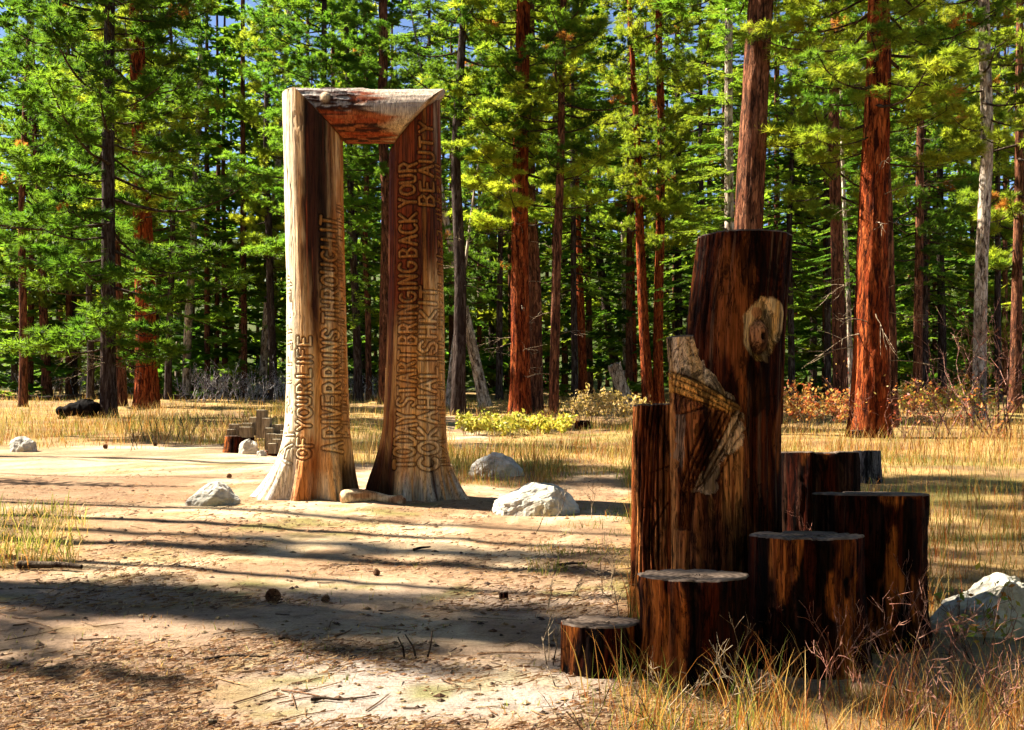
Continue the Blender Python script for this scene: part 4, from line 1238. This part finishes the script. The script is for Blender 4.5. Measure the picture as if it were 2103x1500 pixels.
# ------------------------------------------------------------------ boulders
def boulder(name, label, px0, px1, py0, py1, seed, depth=.8, cuts=7, Yoff=0.0, prof=None, sub=(80, 60)):
    Y = F*EYE/(py1 - VAN); m = Y/F
    w = (px1-px0)*m/2; h = (py1-py0)*m*1.0
    Yc = Y + w*depth
    x = ((px0+px1)/2-CX)*Yc/F
    k = Yc/Y; w *= k; h = h*k + .03
    rg = np.random.default_rng(seed)
    nu, nv = sub
    th = np.linspace(0, 2*np.pi, nu, endpoint=False); ph = np.linspace(-.5*np.pi, .5*np.pi, nv)
    T, P = np.meshgrid(th, ph)
    D = np.stack([np.cos(P)*np.sin(T), -np.cos(P)*np.cos(T), np.sin(P)], -1)
    r = np.full(T.shape, 1.06)
    for i in range(cuts + 12):
        nrm = rg.normal(0, 1, 3)
        if i < 3: nrm = np.array([[-.6, -.3, .8], [.1, -.8, .5], [.5, -.2, .8]][i]) + rg.normal(0, .2, 3)
        nrm /= np.linalg.norm(nrm)
        dd = .78 + .2*rg.random()
        dt = D @ nrm
        r = np.minimum(r, np.where(dt > .05, dd/np.maximum(dt, .05), 9))
    r = r*(1 + .16*(fbm(D[..., 0]*2, D[..., 1]*2, D[..., 2]*2, 4, seed)-.5)*2 + .05*(fbm(D[..., 0]*7, D[..., 1]*7, D[..., 2]*7, 4, seed+1)-.5)*2.6)
    V = D*r[..., None]*np.array([w, w*depth, h])
    V[..., 2] = np.sign(V[..., 2])*h*.94*np.abs(V[..., 2]/h)**.62
    ux = V[..., 0]/w
    if prof is not None:
        V[..., 2] *= np.interp(ux, prof[0], prof[1])
    V[..., 2] = np.maximum(V[..., 2], -.25)
    me = mesh('boulder', V.reshape(-1, 3), grid_faces(nv, nu), None, False, [M['rock']])
    o = obj(name, me, loc=(x, Yc, float(gz(x, Yc)) - .04))
    return tag(o, label, 'boulder', 'pale boulders of the clearing')

boulder('boulder', 'rounded white sunlit boulder left of the doorway roots', 385, 492, 1000, 1045, 51, .7, prof=([-1, -.4, .2, .6, 1], [.6, .95, 1.1, .95, .7]))
boulder('boulder', 'large pale craggy boulder right of the doorway', 1012, 1182, 985, 1056, 52, .6, prof=([-1, -.5, .1, .55, 1], [.65, .85, 1.0, 1.08, .75]))
boulder('boulder', 'flat-topped boulder in the grass behind the craggy one', 962, 1076, 930, 978, 53, .7, prof=([-1, -.5, .2, .6, 1], [.8, .9, 1.1, 1.05, .6]))
boulder('boulder', 'jagged boulder cut by the right edge beside the stumps', 1905, 2150, 1180, 1304, 54, .5, prof=([-1, -.75, -.3, .2, 1], [.55, .72, .78, 1.05, 1.15]))
boulder('boulder', 'small rock cut by the left edge of the picture', 20, 76, 897, 930, 55, .8)
boulder('boulder', 'grey pitted rock in front of the block sculpture', 490, 533, 899, 933, 56, .7)
boulder('boulder', 'little orange and white stone right of the grey pitted rock', 527, 548, 922, 938, 57, .8, sub=(30, 20))

# root log lying across the threshold
def threshold():
    x0, y0, z0 = gp(702, 1032); x1, y1, z1 = gp(828, 1036)
    s = np.linspace(0, 1, 40)
    P = np.stack([x0 + (x1-x0)*s, 11.0 + .12*np.sin(s*3), gz(x0+(x1-x0)*s, 11.0) + .05 + .02*np.sin(s*5)], -1)
    rad = .062*(1 + .25*np.sin(s*6+1))*np.clip(np.minimum(s, 1-s)*14 + .5, .3, 1)
    V, Q = tube(P, rad, 24)
    n = fbm(V[:, 0]*4, V[:, 1]*14, V[:, 2]*14, 3, 71)
    V = V + (n-.5)[:, None]*np.array([.01, .03, .03])
    c = mixc(WOOD['pale']*1.05, np.array([.36, .19, .09]), sst(.42, .62, n))
    b = Bag(); b.add(V, Q, None, c)
    cen = P[0]; nV = 24
    b.add(np.concatenate([V[:24], [cen]]), None, np.stack([np.arange(24), (np.arange(24)+1) % 24, np.full(24, 24)], 1), np.tile(np.array([.3, .14, .06]), (25, 1)))
    b.add(np.concatenate([V[-24:], [P[-1]]]), None, np.stack([(np.arange(24)+1) % 24, np.arange(24), np.full(24, 24)], 1), np.tile(np.array([.3, .14, .06]), (25, 1)))
    tag(obj('fallen_log', b.mesh('fallen_log', M['wood'])), 'short barkless log lying on the ground between the two door posts', 'log')
threshold()

# ------------------------------------------------------------------ block sculpture: two stumps with square pegs
def box(x0, x1, y0, y1, z0, z1, bev=.006):
    o = np.array([[x0, y0], [x1, y0], [x1, y1], [x0, y1]])
    cx, cy = (x0+x1)/2, (y0+y1)/2
    V = [[x, y, z0] for x, y in o] + [[x, y, z1-bev] for x, y in o] + [[x + bev*np.sign(cx-x), y + bev*np.sign(cy-y), z1] for x, y in o]
    Q = [[0, 1, 5, 4], [1, 2, 6, 5], [2, 3, 7, 6], [3, 0, 4, 7], [4, 5, 9, 8], [5, 6, 10, 9], [6, 7, 11, 10], [7, 4, 8, 11], [8, 9, 10, 11], [3, 2, 1, 0]]
    return np.array(V), np.array(Q)

def block_sculpture(name, label, base_row, x0, x1, ytop, blocks, seed):
    Y = F*EYE/(base_row - VAN)
    m = Y/F
    Yc = Y + (x1-x0)*m*.5
    body, cut, org, cen = log_body(Yc, [(ytop, (x0+x1)/2, (x1-x0)/2), (base_row+6, (x0+x1)/2, (x1-x0)/2*1.1)], ytop, seed, stump_paint(.7), ncol=60, nrow=40, flare=.25)
    root = empty(name, tuple(org), label, 'sculpture', 'stump sculptures with square wooden pegs')
    obj('cut_face', cut, obj('log', body, root), loc=tuple(cen))
    for i, (bx0, bx1, by0, by1, dy, ln) in enumerate(blocks):
        yb = Y + dy; mm = yb/F
        V, Q = box((bx0-CX)*mm, (bx1-CX)*mm, yb, yb + ln, EYE - (by1-HOR)*mm, EYE - (by0-HOR)*mm)
        c = np.tile(np.array([.24, .19, .13])*(.7 + .6*((i*37) % 10)/10), (len(V), 1)); c[8:] = (.74, .66, .46)  # sunlit tops painted pale, shaded sides painted dark
        b = Bag(); b.add(V - org, Q, None, c)
        obj('peg', b.mesh('peg', M['wood'], False), root)
    return root
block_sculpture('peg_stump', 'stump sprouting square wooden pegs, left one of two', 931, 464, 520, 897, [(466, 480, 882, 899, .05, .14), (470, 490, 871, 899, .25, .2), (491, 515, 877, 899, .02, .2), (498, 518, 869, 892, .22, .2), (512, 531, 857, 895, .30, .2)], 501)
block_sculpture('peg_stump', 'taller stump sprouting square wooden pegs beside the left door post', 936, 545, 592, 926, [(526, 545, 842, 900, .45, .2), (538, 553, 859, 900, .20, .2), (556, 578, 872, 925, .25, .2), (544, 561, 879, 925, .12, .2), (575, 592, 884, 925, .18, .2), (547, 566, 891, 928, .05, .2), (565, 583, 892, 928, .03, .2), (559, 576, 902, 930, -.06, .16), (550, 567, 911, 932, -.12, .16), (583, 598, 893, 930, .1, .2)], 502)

# ------------------------------------------------------------------ charred stump on the left
def charred():
    Y = F*EYE/(862 - VAN); m = Y/F
    spine = [(116, 847, 6), (124, 845, 9), (134, 846, 9.5), (146, 841, 13), (160, 838, 15), (172, 839, 16.5), (184, 838, 18), (194, 840, 16), (200, 842, 9)]
    P = np.array([at(a, b, Y + .1) for a, b, c in spine]); rad = np.array([c*m for a, b, c in spine])
    s = np.linspace(0, 1, len(P)); s2 = np.linspace(0, 1, 60)
    P = np.stack([np.interp(s2, s, P[:, i]) for i in range(3)], -1); rad = np.interp(s2, s, rad)
    rad[0] = rad[-1] = .01
    V, Q = tube(P, rad, 32)
    n = fbm(V[:, 0]*5, V[:, 1]*5, V[:, 2]*5, 4, 81)
    V = V + (V - np.repeat(P, 32, 0))*((n-.5)[:, None]*.9)
    b = Bag(); b.add(V, Q)
    for (a, bb, w) in ((193, 850, 5), (182, 852, 5), (131, 852, 4.5), (122, 846, 3)):
        p = np.array(at(a, bb, Y + .1)); g = float(gz(p[0], p[1]))
        V, Q = tube([p + [0, 0, .1], [p[0]+.03, p[1], (p[2]+g)/2], [p[0]-.02, p[1], g-.1]], [w*m*1.2, w*m, w*m*1.1], 10); b.add(V, Q)
    p = np.array(at(187, 826, Y+.1)); V, Q = tube([p - [0, 0, .1], p, p + [.03, 0, .06]], [.1, .08, .03], 10); b.add(V, Q)
    V = np.concatenate(b.v); b.c = [mixc(np.array([.006, .005, .005]), np.array([.022, .016, .012]), sst(.5, .7, fbm(V[:, 0]*9, V[:, 1]*9, V[:, 2]*9, 3, 82)))]
    tag(obj('charred_stump', b.mesh('charred_stump', M['black'])), 'black bear-shaped charred stump lying in the golden grass', 'stump')
charred()
stump('log_stump', 'small dark stump in the yellow grass left of the carved logs', F*EYE/(880-VAN)+.2, [(864, 1196, 15), (884, 1196, 17)], 865, 407, stump_paint(.1), ncol=50, nrow=24)
stump('log_stump', 'squat dark block at the foot of the biggest red pine', F*EYE/(900-VAN), [(884, 1760, 13), (902, 1760, 14)], 885, 408, stump_paint(.3), ncol=50, nrow=24)
# leaning broken snags
def snag(label, base, top, wb, wt, bark, seed):
    Y = F*EYE/(base[1]-VAN); m = Y/F
    p0 = np.array(gp(*base)); p1 = np.array(at(top[0], top[1], Y))
    s = np.linspace(-.1, 1, 40)
    P = p0 + (p1-p0)*s[:, None]
    V, Q = tube(P, (wb + (wt-wb)*s)*m/2*(1 + .4*np.exp(-s*9)), 24)
    V = V + (fbm(V[:, 0]*6, V[:, 1]*6, V[:, 2]*3, 3, seed)-.5)[:, None]*.05
    k = len(V); V[-24:, 2] += np.random.default_rng(seed).random(24)*.25 - .1
    b = Bag(); b.add(V, Q)
    b.add(np.concatenate([V[-24:], [P[-1] - [0, 0, .05]]]), None, np.stack([np.arange(24), (np.arange(24)+1) % 24, np.full(24, 24)], 1))
    tag(obj('broken_snag', b.mesh('snag', M[bark])), label, 'snag')
snag('pale leaning broken snag left of the three red trunks', (1292, 838), (1262, 752), 24, 28, 'pale', 91)
snag('short broken snag behind the thick red-barked left pine', (334, 806), (322, 762), 15, 13, 'brown', 92)
snag('short red stump trunk right of the pale slender pine', (402, 800), (398, 756), 15, 13, 'red', 93)
# a fallen trunk far left
def fallen(label, a, b_, r, bark='dark'):
    p0, p1 = np.array(gp(*a)), np.array(gp(*b_))
    s = np.linspace(0, 1, 30)
    P = p0 + (p1-p0)*s[:, None]; P[:, 2] = gz(P[:, 0], P[:, 1]) + r*.9
    V, Q = tube(P, r*(1-.4*s), 14)
    tag(obj('fallen_log', mesh('fallen_log', V, Q, None, True, [M[bark]])), label, 'log')
fallen('long dark fallen trunk lying across the back of the left meadow', (330, 822), (590, 818), .16)
fallen('dark fallen trunk lying behind the charred stump', (60, 822), (210, 819), .17)

# ------------------------------------------------------------------ grass and other ground cover
PALG = np.array([(.52, .34, .09), (.60, .44, .19), (.42, .19, .04), (.17, .20, .03), (.30, .09, .025), (.40, .42, .07)])
def grass_colours(x, y, rg, green=0.0, red=0.0):
    n = fbm(x*.35, y*.35, 0, 3, 51); n2 = fbm(x*1.1, y*1.1, 4, 3, 52)
    w = np.stack([.9 + 0*n, .7*sst(.4, .6, n), .8*sst(.45, .65, n2) + red, (.9*sst(.52, .68, 1-n) + green), .3*sst(.55, .7, n2) + red*.9, .5*sst(.5, .3, n2)], -1)
    w = w/w.sum(-1, keepdims=True)
    u = rg.random((len(x), 1))
    idx = (np.cumsum(w, -1) < u).sum(-1).clip(0, 5)
    return PALG[idx]*(.7 + .6*rg.random((len(x), 1)))

def blades(x, y, h, w, col, rg, segs=1, lean=.35, droop=.25):
    n = len(x)
    z = gz(x, y) - .01
    az = rg.random(n)*6.283
    d = np.stack([np.cos(az), np.sin(az)], -1)*(lean*h*(.3 + rg.random(n)))[:, None]
    sa = rg.random(n)*3.1416
    sd = np.stack([np.cos(sa), np.sin(sa)*.6, 0*sa], -1)*w[:, None]*.5
    V = []; 
    for k in range(segs+1):
        t = k/segs
        p = np.stack([x + d[:, 0]*t**1.7, y + d[:, 1]*t**1.7, z + h*(t - droop*rg.random()*t**3)], -1)
        f = (1 - t**1.5)
        if k < segs: V += [p - sd*max(f, .25), p + sd*max(f, .25)]
        else: V += [p]
    nv = len(V)
    V = np.stack(V, 1).reshape(-1, 3)
    b0 = (np.arange(n)*nv)[:, None]
    q = []
    for k in range(segs-1): q.append(b0 + np.array([[2*k, 2*k+1, 2*k+3, 2*k+2]]))
    t = b0 + np.array([[2*segs-2, 2*segs-1, 2*segs]])
    shade = np.repeat(col, nv, 0)
    return V, (np.concatenate(q) if q else None), t, shade

def scatter(n, px0, px1, py0, py1, rg, mask=True, pw=1.0):
    px = px0 + (px1-px0)*rg.random(n); py = py0 + (py1-py0)*rg.random(n)**pw
    y = F*EYE/(py-VAN); x = (px-CX)*y/F
    if mask:
        k = rg.random(n) < grassy(x, y)
        x, y = x[k], y[k]
    return x, y

def meadow(name, label, specs, seed, gain=1.0):
    rg = np.random.default_rng(seed)
    b = Bag()
    for (n, px0, px1, py0, py1, h0, h1, segs, green, red) in specs:
        x, y = scatter(n, px0, px1, py0, py1, rg)
        cl = fbm(x*1.5, y*1.5, 0, 3, 57)
        keep = rg.random(len(x)) < sst(.25, .5, cl)
        x, y = x[keep], y[keep]
        h = (h0 + (h1-h0)*rg.random(len(x))**1.6)*(.35 + 1.15*sst(.3, .7, fbm(x*.8, y*.8, 2, 3, 58)))
        w = np.maximum(.006, .00055*y)*(.7 + .6*rg.random(len(x)))
        V, Q, T, C = blades(x, y, h, w, grass_colours(x, y, rg, green, red)*gain, rg, segs)
        b.add(V, Q, T, C)
    tag(obj(name, b.mesh(name, M['grass'], False)), label, 'grass', kind='stuff')

meadow('dry_grass', 'golden dry meadow grass beyond the path on the left', [(26000, -500, 600, 800, 925, .12, .5, 1, .05, .0), (9000, -300, 600, 850, 925, .12, .45, 2, .9, .3)], 601, .9)
meadow('dry_grass', 'dry meadow grass behind and right of the doorway', [(9000, 560, 930, 812, 965, .12, .45, 1, .2, 0), (20000, 915, 1320, 815, 1000, .06, .32, 2, .8, .3)], 602, .85)
meadow('dry_grass', 'golden brown grass behind and right of the stepped stumps', [(22000, 1280, 2700, 812, 960, .12, .5, 2, .0, .25), (17000, 1290, 2500, 940, 1290, .05, .28, 3, .8, .7)], 603, .72)

def fringe(name, label, n, px0, px1, py0, py1, h0, h1, seed, green, red, segs=4, w=.005, mask=True, clump=None, gain=1.0):
    rg = np.random.default_rng(seed)
    x, y = scatter(n, px0, px1, py0, py1, rg, mask)
    if clump:
        k = rg.random(len(x)) < sst(*clump, fbm(x*4, y*4, 0, 3, seed)); x, y = x[k], y[k]
    h = (h0 + (h1-h0)*rg.random(len(x))**1.8)
    V, Q, T, C = blades(x, y, h, w*(.6 + .9*rg.random(len(x))), grass_colours(x, y, rg, green, red)*gain, rg, segs, .5, .35)
    b = Bag(); b.add(V, Q, T, C)
    tag(obj(name, b.mesh(name, M['grass'], False)), label, 'grass', kind='stuff')
fringe('foreground_grass', 'tall orange and yellow grass in front of the stepped stumps', 6000, 1100, 2300, 1400, 1680, .05, .38, 611, .35, .5, w=.0042, clump=(.36, .56), gain=1.35)
fringe('short_grass', 'short matted straw and green grass under the foreground weeds', 12000, 1150, 2300, 1300, 1680, .02, .11, 615, .8, .4, 2, .0035)
fringe('green_weeds', 'yellow-green weeds at the left edge of the path', 1500, -60, 190, 1045, 1175, .06, .34, 612, 1.6, 0, 3, .008)
fringe('green_grass', 'low green grass tufts on the path left of the carved logs', 2600, 1080, 1300, 1040, 1180, .03, .12, 613, 2.5, 0, 2, .006, False, (.5, .62))
fringe('green_grass', 'short scattered green and straw grass on the bare path', 5200, -100, 1290, 1040, 1500, .015, .06, 614, 1.4, .1, 2, .005, False, (.5, .62))

# needle litter and crumbs on the path
def litter():
    rg = np.random.default_rng(621)
    n = 60000
    x, y = scatter(n, -250, 1500, 960, 1620, rg, False, .8)
    k = rg.random(len(x)) < sst(.36, .62, fbm(x*1.2, y*1.6, 3, 4, 622)); x, y = x[k], y[k]
    n = len(x)
    a = rg.normal(0, .8, n); L = .02 + .07*rg.random(n)**1.5
    w = .0010 + .0014*rg.random(n) + .0002*y
    d = np.stack([np.cos(a), np.sin(a)], -1); s = np.stack([-d[:, 1], d[:, 0]], -1)
    c = np.stack([x, y], -1)
    q = []
    for f, g in ((-.5, -.5), (.5, -.5), (.5, .5), (-.5, .5)):
        p = c + d*(L*f)[:, None] + s*(w*g)[:, None]
        q.append(np.concatenate([p, (gz(p[:, 0], p[:, 1]) + .006 + .014*rg.random(n)*(f > 0))[:, None]], 1))
    V = np.stack(q, 1).reshape(-1, 3)
    pal = np.array([(.34, .20, .09), (.46, .33, .18), (.20, .10, .05), (.10, .06, .04), (.26, .15, .08)])
    C = np.repeat(pal[rg.integers(0, 5, n)], 4, 0)
    tag(obj('needle_litter', mesh('needle_litter', V, np.arange(n*4).reshape(-1, 4), C, False, [M['grass']])), 'fallen brown pine needles strewn over the bare path', 'needles', kind='stuff')
    # pebbles and bark crumbs
    b = Bag(); m = 1500
    x, y = scatter(m, -200, 1400, 960, 1600, rg, False, .8)
    for i in range(m):
        r = (.004 + .011*rg.random()**2)*(1 + .05*y[i])
        o = np.array([[1, 0, 0], [0, 1, 0], [-1, 0, 0], [0, -1, 0], [0, 0, .8], [0, 0, -.5]])*(.6 + .7*rg.random((6, 1)))*r*np.array([1.5, 1, .8])
        b.add(o + [x[i], y[i], float(0)], None, [[0, 1, 4], [1, 2, 4], [2, 3, 4], [3, 0, 4], [1, 0, 5], [2, 1, 5], [3, 2, 5], [0, 3, 5]], pal[rg.integers(0, 5)]*(.5 if rg.random() < .6 else 1.1))
    V = np.concatenate(b.v); V[:, 2] += np.repeat(gz(x, y), 6) + .003; b.v = [V]
    x, y = scatter(320, -200, 1400, 980, 1600, rg, False, .8)
    for i in range(320):
        a = rg.normal(0, .9); L = .04 + .12*rg.random()**2; dx, dy = L*math.cos(a), L*math.sin(a)
        P = np.array([[x[i]-dx, y[i]-dy, 0], [x[i]+rg.normal(0, .01), y[i]+rg.normal(0, .01), 0], [x[i]+dx, y[i]+dy, 0]])
        P[:, 2] = gz(P[:, 0], P[:, 1]) + .006
        V, Q = tube(P, (.0015 + .003*rg.random())*np.array([1, .9, .6]), 4)
        b.add(V, Q, None, pal[rg.integers(0, 5)]*(.5 + .6*rg.random()))
    tag(obj('bark_crumbs', b.mesh('bark_crumbs', M['wood'], False)), 'bark crumbs and little stones scattered on the path', 'debris', kind='stuff')
litter()

# pine cones: a core with rows of scales
def cone_mesh(seed):
    rg = np.random.default_rng(seed); b = Bag()
    n = 84
    for i in range(n):
        t = i/n; a = i*2.39996
        r = .30*math.sin(math.pi*(.12 + .84*t))**.8 + .05
        base = np.array([r*.45*math.cos(a), r*.45*math.sin(a), t*.95])
        o = np.array([math.cos(a), math.sin(a), .45]); o /= np.linalg.norm(o); s = np.array([-math.sin(a), math.cos(a), 0])
        tip = base + o*r*1.15
        w = .085
        V = np.array([base - s*w*.5, base + s*w*.5, tip + s*w, tip - s*w, tip + o*.05 + [0, 0, .02], base*.9 + tip*.1 - [0, 0, .04]])
        b.add(V, [[0, 1, 2, 3]], [[3, 2, 4], [0, 3, 5], [1, 5, 2], [2, 5, 4], [5, 3, 4]], np.array([.20, .10, .05])*(.5 + 1.0*rg.random()))
    V, Q = tube([[0, 0, 0], [0, 0, .5], [0, 0, .95]], [.12, .15, .04], 8); b.add(V, Q, None, np.array([.05, .025, .012]))
    return b.mesh('pine_cone', M['wood'], False)
cone = cone_mesh(3)
for lab, px, py, s, rz in [('biggest dark pine cone lying in the middle of the path', 553, 1238, .085, .6), ('small pine cone right of the biggest one', 660, 1240, .05, 2.0), ('tiny pine cone on the lit path left of the block sculpture', 316, 917, .07, 1.0),
                           ('dark pine cone on the shaded strip left of the block sculpture', 466, 985, .065, 2.4), ('brown pine cone by the left meadow edge', 217, 922, .08, .2), ('pine cone on the path below the doorway', 772, 1178, .045, 3.0)]:
    x, y, z = gp(px, py)
    o = obj('pine_cone', cone, loc=(x, y, z + s*.28)); o.scale = (s, s, s); o.rotation_euler = (1.3, .3, rz)
    tag(o, lab, 'pine cone', 'fallen pine cones')

def stick(label, pts, r, mat='twig', name='stick'):
    P = np.array(pts)
    V, Q = tube(P, r*np.linspace(1, .55, len(P)), 7)
    tag(obj(name, mesh(name, V, Q, None, True, [M[mat]])), label, 'stick', 'dead sticks on the path')
def ground_stick(label, a, b_, r, bend=.02, mat='twig', name='stick'):
    p0, p1 = np.array(gp(*a)), np.array(gp(*b_)); s = np.linspace(0, 1, 9)
    P = p0 + (p1-p0)*s[:, None]; P[:, 1] += bend*np.sin(s*5); P[:, 2] = gz(P[:, 0], P[:, 1]) + r + .004
    stick(label, P, r, mat, name)
# three upright stubs
for lab, b0, t0 in [('thin black twig standing in the path, leftmost of three', (832, 1352), (817, 1308)), ('thin black twig standing in the path, middle of three', (858, 1350), (832, 1303)), ('thin black twig standing in the path, rightmost of three', (874, 1350), (888, 1296))]:
    x, y, z = gp(*b0); p1 = np.array(at(t0[0], t0[1], y))
    stick(lab, [np.array([x, y, z-.03]), (np.array([x, y, z]) + p1)/2 + [.008, 0, 0], p1], .006)
ground_stick('long dark stick lying on the shaded path at left', (418, 1358), (555, 1344), .008, .04)
ground_stick('curved dark stick lying right of the long one', (590, 1346), (670, 1352), .007, .03)
ground_stick('short stick on the path above the three twigs', (573, 1320), (618, 1321), .009)
ground_stick('thin stick in the lower path below the twigs', (640, 1442), (700, 1437), .008)
ground_stick('slim stick lying on the upper right of the path', (850, 1128), (884, 1122), .012)
ground_stick('pale wood chip at the bottom centre of the path', (428, 1486), (446, 1484), .014, 0, 'deadtwig')
ground_stick('dark slab of bark on the path at the left edge', (40, 1172), (168, 1177), .03, .0, 'twig')
ground_stick('dark twig beside the shortest stump', (1148, 1163), (1200, 1158), .012)
stump('cut_stub', 'tiny sawn stub sticking out of the path', gp(1035, 1226)[1] + .03, [(1216, 1034, 8), (1230, 1034, 9)], 1217, 409, stump_paint(.2), ncol=40, nrow=14)

# ------------------------------------------------------------------ shrubs
def twig_shrub(name, label, px, py, hgt, spread, n, mat, seed, r=.006, leaves=None, nleaf=0, lsz=.03, depth_jit=.3, levels=3, kind=None, width_px=None):
    rg = np.random.default_rng(seed)
    b = Bag(); lb = Bag(); tips = []
    x0, y0, z0 = gp(px, py)
    for i in range(n):
        x = x0 + rg.normal(0, spread*.35); y = y0 + rg.normal(0, depth_jit)
        if width_px: x = x0 + (rg.random()-.5)*width_px*y0/F
        p = np.array([x, y, float(gz(x, y)) - .02]); 
        d = np.array([rg.normal(0, .35), rg.normal(0, .3), 1.0])
        stack = [(p, d/np.linalg.norm(d), hgt*(.45 + .4*rg.random()), r, 0)]
        while stack:
            p, d, L, rr, lv = stack.pop()
            m = p + d*L*.5 + rg.normal(0, .04*L, 3); e = p + d*L + rg.normal(0, .06*L, 3)
            V, Q = tube([p, m, e], [rr, rr*.85, rr*.6], 4 if lv == 0 else 3); b.add(V, Q)
            if lv < levels:
                for j in range(2 + (rg.random() < .45)):
                    f = .4 + .6*rg.random()
                    q = p + (e-p)*f
                    nd = d + rg.normal(0, .5, 3); nd[2] += .15; nd /= np.linalg.norm(nd)
                    stack.append((q, nd, L*(.45 + .3*rg.random()), max(rr*.62, .0012), lv+1))
            else: tips.append(e)
            if lv >= 1: tips.append(m)
    base = np.array([x0, y0, z0])
    sm = b.mesh('stems', M[mat])
    V = np.concatenate(b.v)
    root = empty(name, (x0, y0, z0), label, 'shrub')
    o = tag(obj('stems', sm, root, loc=tuple(-base)), kind='stuff')
    if leaves is not None:
        tips = np.array(tips); idx = rg.integers(0, len(tips), nleaf)
        c = tips[idx] + rg.normal(0, .03, (nleaf, 3))
        u = rg.normal(0, 1, (nleaf, 3)); u /= np.linalg.norm(u, axis=1)[:, None]
        v = np.cross(u, rg.normal(0, 1, (nleaf, 3))); v /= np.linalg.norm(v, axis=1)[:, None]
        s = (lsz*(.6 + .8*rg.random(nleaf)))[:, None]
        V = np.stack([c - u*s, c + v*s*.5, c + u*s, c - v*s*.5], 1).reshape(-1, 3)
        pal = np.array(leaves); C = np.repeat(pal[rg.integers(0, len(pal), nleaf)]*(.7 + .6*rg.random((nleaf, 1))), 4, 0)
        tag(obj('leaves', mesh('leaves', V, np.arange(nleaf*4).reshape(-1, 4), C, False, [M['leaf']]), root, loc=tuple(-base)), kind='stuff')
    return root
YEL = [(.52, .46, .05), (.40, .42, .05), (.60, .48, .08)]
ORG = [(.45, .14, .03), (.52, .25, .05), (.36, .07, .03), (.48, .34, .08)]
twig_shrub('yellow_shrub', 'bright yellow low shrub left of the massive red pine foot', 1010, 893, .38, .9, 60, 'deadtwig', 701, .005, YEL, 2200, .05, .5, 2, width_px=120)
twig_shrub('yellow_shrub', 'bright yellow low shrub between the red pair and small dark stump', 1120, 888, .34, .8, 46, 'deadtwig', 702, .005, YEL, 1500, .05, .5, 2, width_px=110)
twig_shrub('yellow_shrub', 'straw-yellow brush in front of the three red trunks', 1250, 868, .8, 1.2, 60, 'deadtwig', 703, .006, [(.55, .38, .12), (.50, .36, .08), (.60, .44, .2)], 1300, .055, .8, 2, width_px=150)
twig_shrub('orange_shrub', 'orange-red autumn brush right of the tall carved log', 1660, 885, .95, 1.4, 46, 'deadtwig', 704, .006, ORG, 2000, .045, .8, 2, width_px=170)
twig_shrub('yellow_shrub', 'yellow autumn brush left of the pale right-hand trunk', 1930, 868, 1.0, 1.2, 46, 'deadtwig', 705, .006, YEL + ORG[:2], 2000, .05, .8, 2, width_px=190)
M['redtwig'] = bark_mat('red_twigs', [(.22, .08, .05), (.36, .15, .10), (.45, .25, .18)], scale=(20, 20, 20))
M['greytwig'] = bark_mat('grey_twigs', [(.36, .30, .27), (.52, .45, .41), (.62, .56, .52)], scale=(20, 20, 20))
twig_shrub('bare_shrub', 'tall bare reddish shrub at the right edge by the pale trunk', 2035, 900, 2.2, 1.3, 16, 'redtwig', 706, .016, None, 0, .03, .5, 3)
twig_shrub('bare_shrub', 'bare brown brush right of the biggest red pine foot', 1900, 905, 1.0, 1.6, 36, 'redtwig', 707, .007, ORG, 500, .035, .8, 3, width_px=260)
def brush_stuff(name, label, px0, px1, py, n, hgt, mat, seed, r=.008, levels=3):
    o = twig_shrub(name, label, (px0+px1)/2, py, hgt, 1, n, mat, seed, r, None, 0, .03, 2.5, levels, width_px=px1-px0)
    o['kind'] = 'stuff'; o['category'] = 'brush'
brush_stuff('grey_brush', 'grey leafless brush under the trees left of the doorway', 405, 600, 822, 110, 1.5, 'greytwig', 711, .022, 2)
brush_stuff('grey_brush', 'grey leafless brush behind the charred stump', 70, 290, 812, 90, 1.4, 'greytwig', 712, .022, 2)
brush_stuff('grey_brush', 'grey leafless brush seen through the doorway opening', 700, 800, 818, 30, 1.4, 'greytwig', 713, .02, 2)
brush_stuff('dry_weeds', 'thin dark dry stems in the meadow left of the block sculpture', 330, 470, 895, 60, .55, 'twig', 714, .006, 1)
brush_stuff('dry_weeds', 'pale wiry dead weeds before the second stump step', 1310, 1500, 1432, 46, .30, 'deadtwig', 715, .003, 3)
brush_stuff('dry_weeds', 'reddish wiry dead weeds before the third and fourth stump steps', 1560, 2100, 1440, 110, .42, 'redtwig', 716, .0032, 3)
brush_stuff('dry_weeds', 'wiry pale stalks at the lower edge left of the stump steps', 1130, 1290, 1470, 10, .34, 'deadtwig', 717, .0035, 2)
twig_shrub('leafy_weed', 'small weed with yellow leaves before the jagged right boulder', 1985, 1330, .35, .3, 8, 'redtwig', 718, .003, [(.5, .42, .05), (.25, .34, .04), (.45, .2, .04)], 120, .022, .15, 2)
twig_shrub('sapling_fir', 'little bright green sapling fir at the foot of the pale snag', 1262, 800, .5, .2, 3, 'twig', 719, .01, [(.07, .14, .02)], 60, .05, .1, 1)
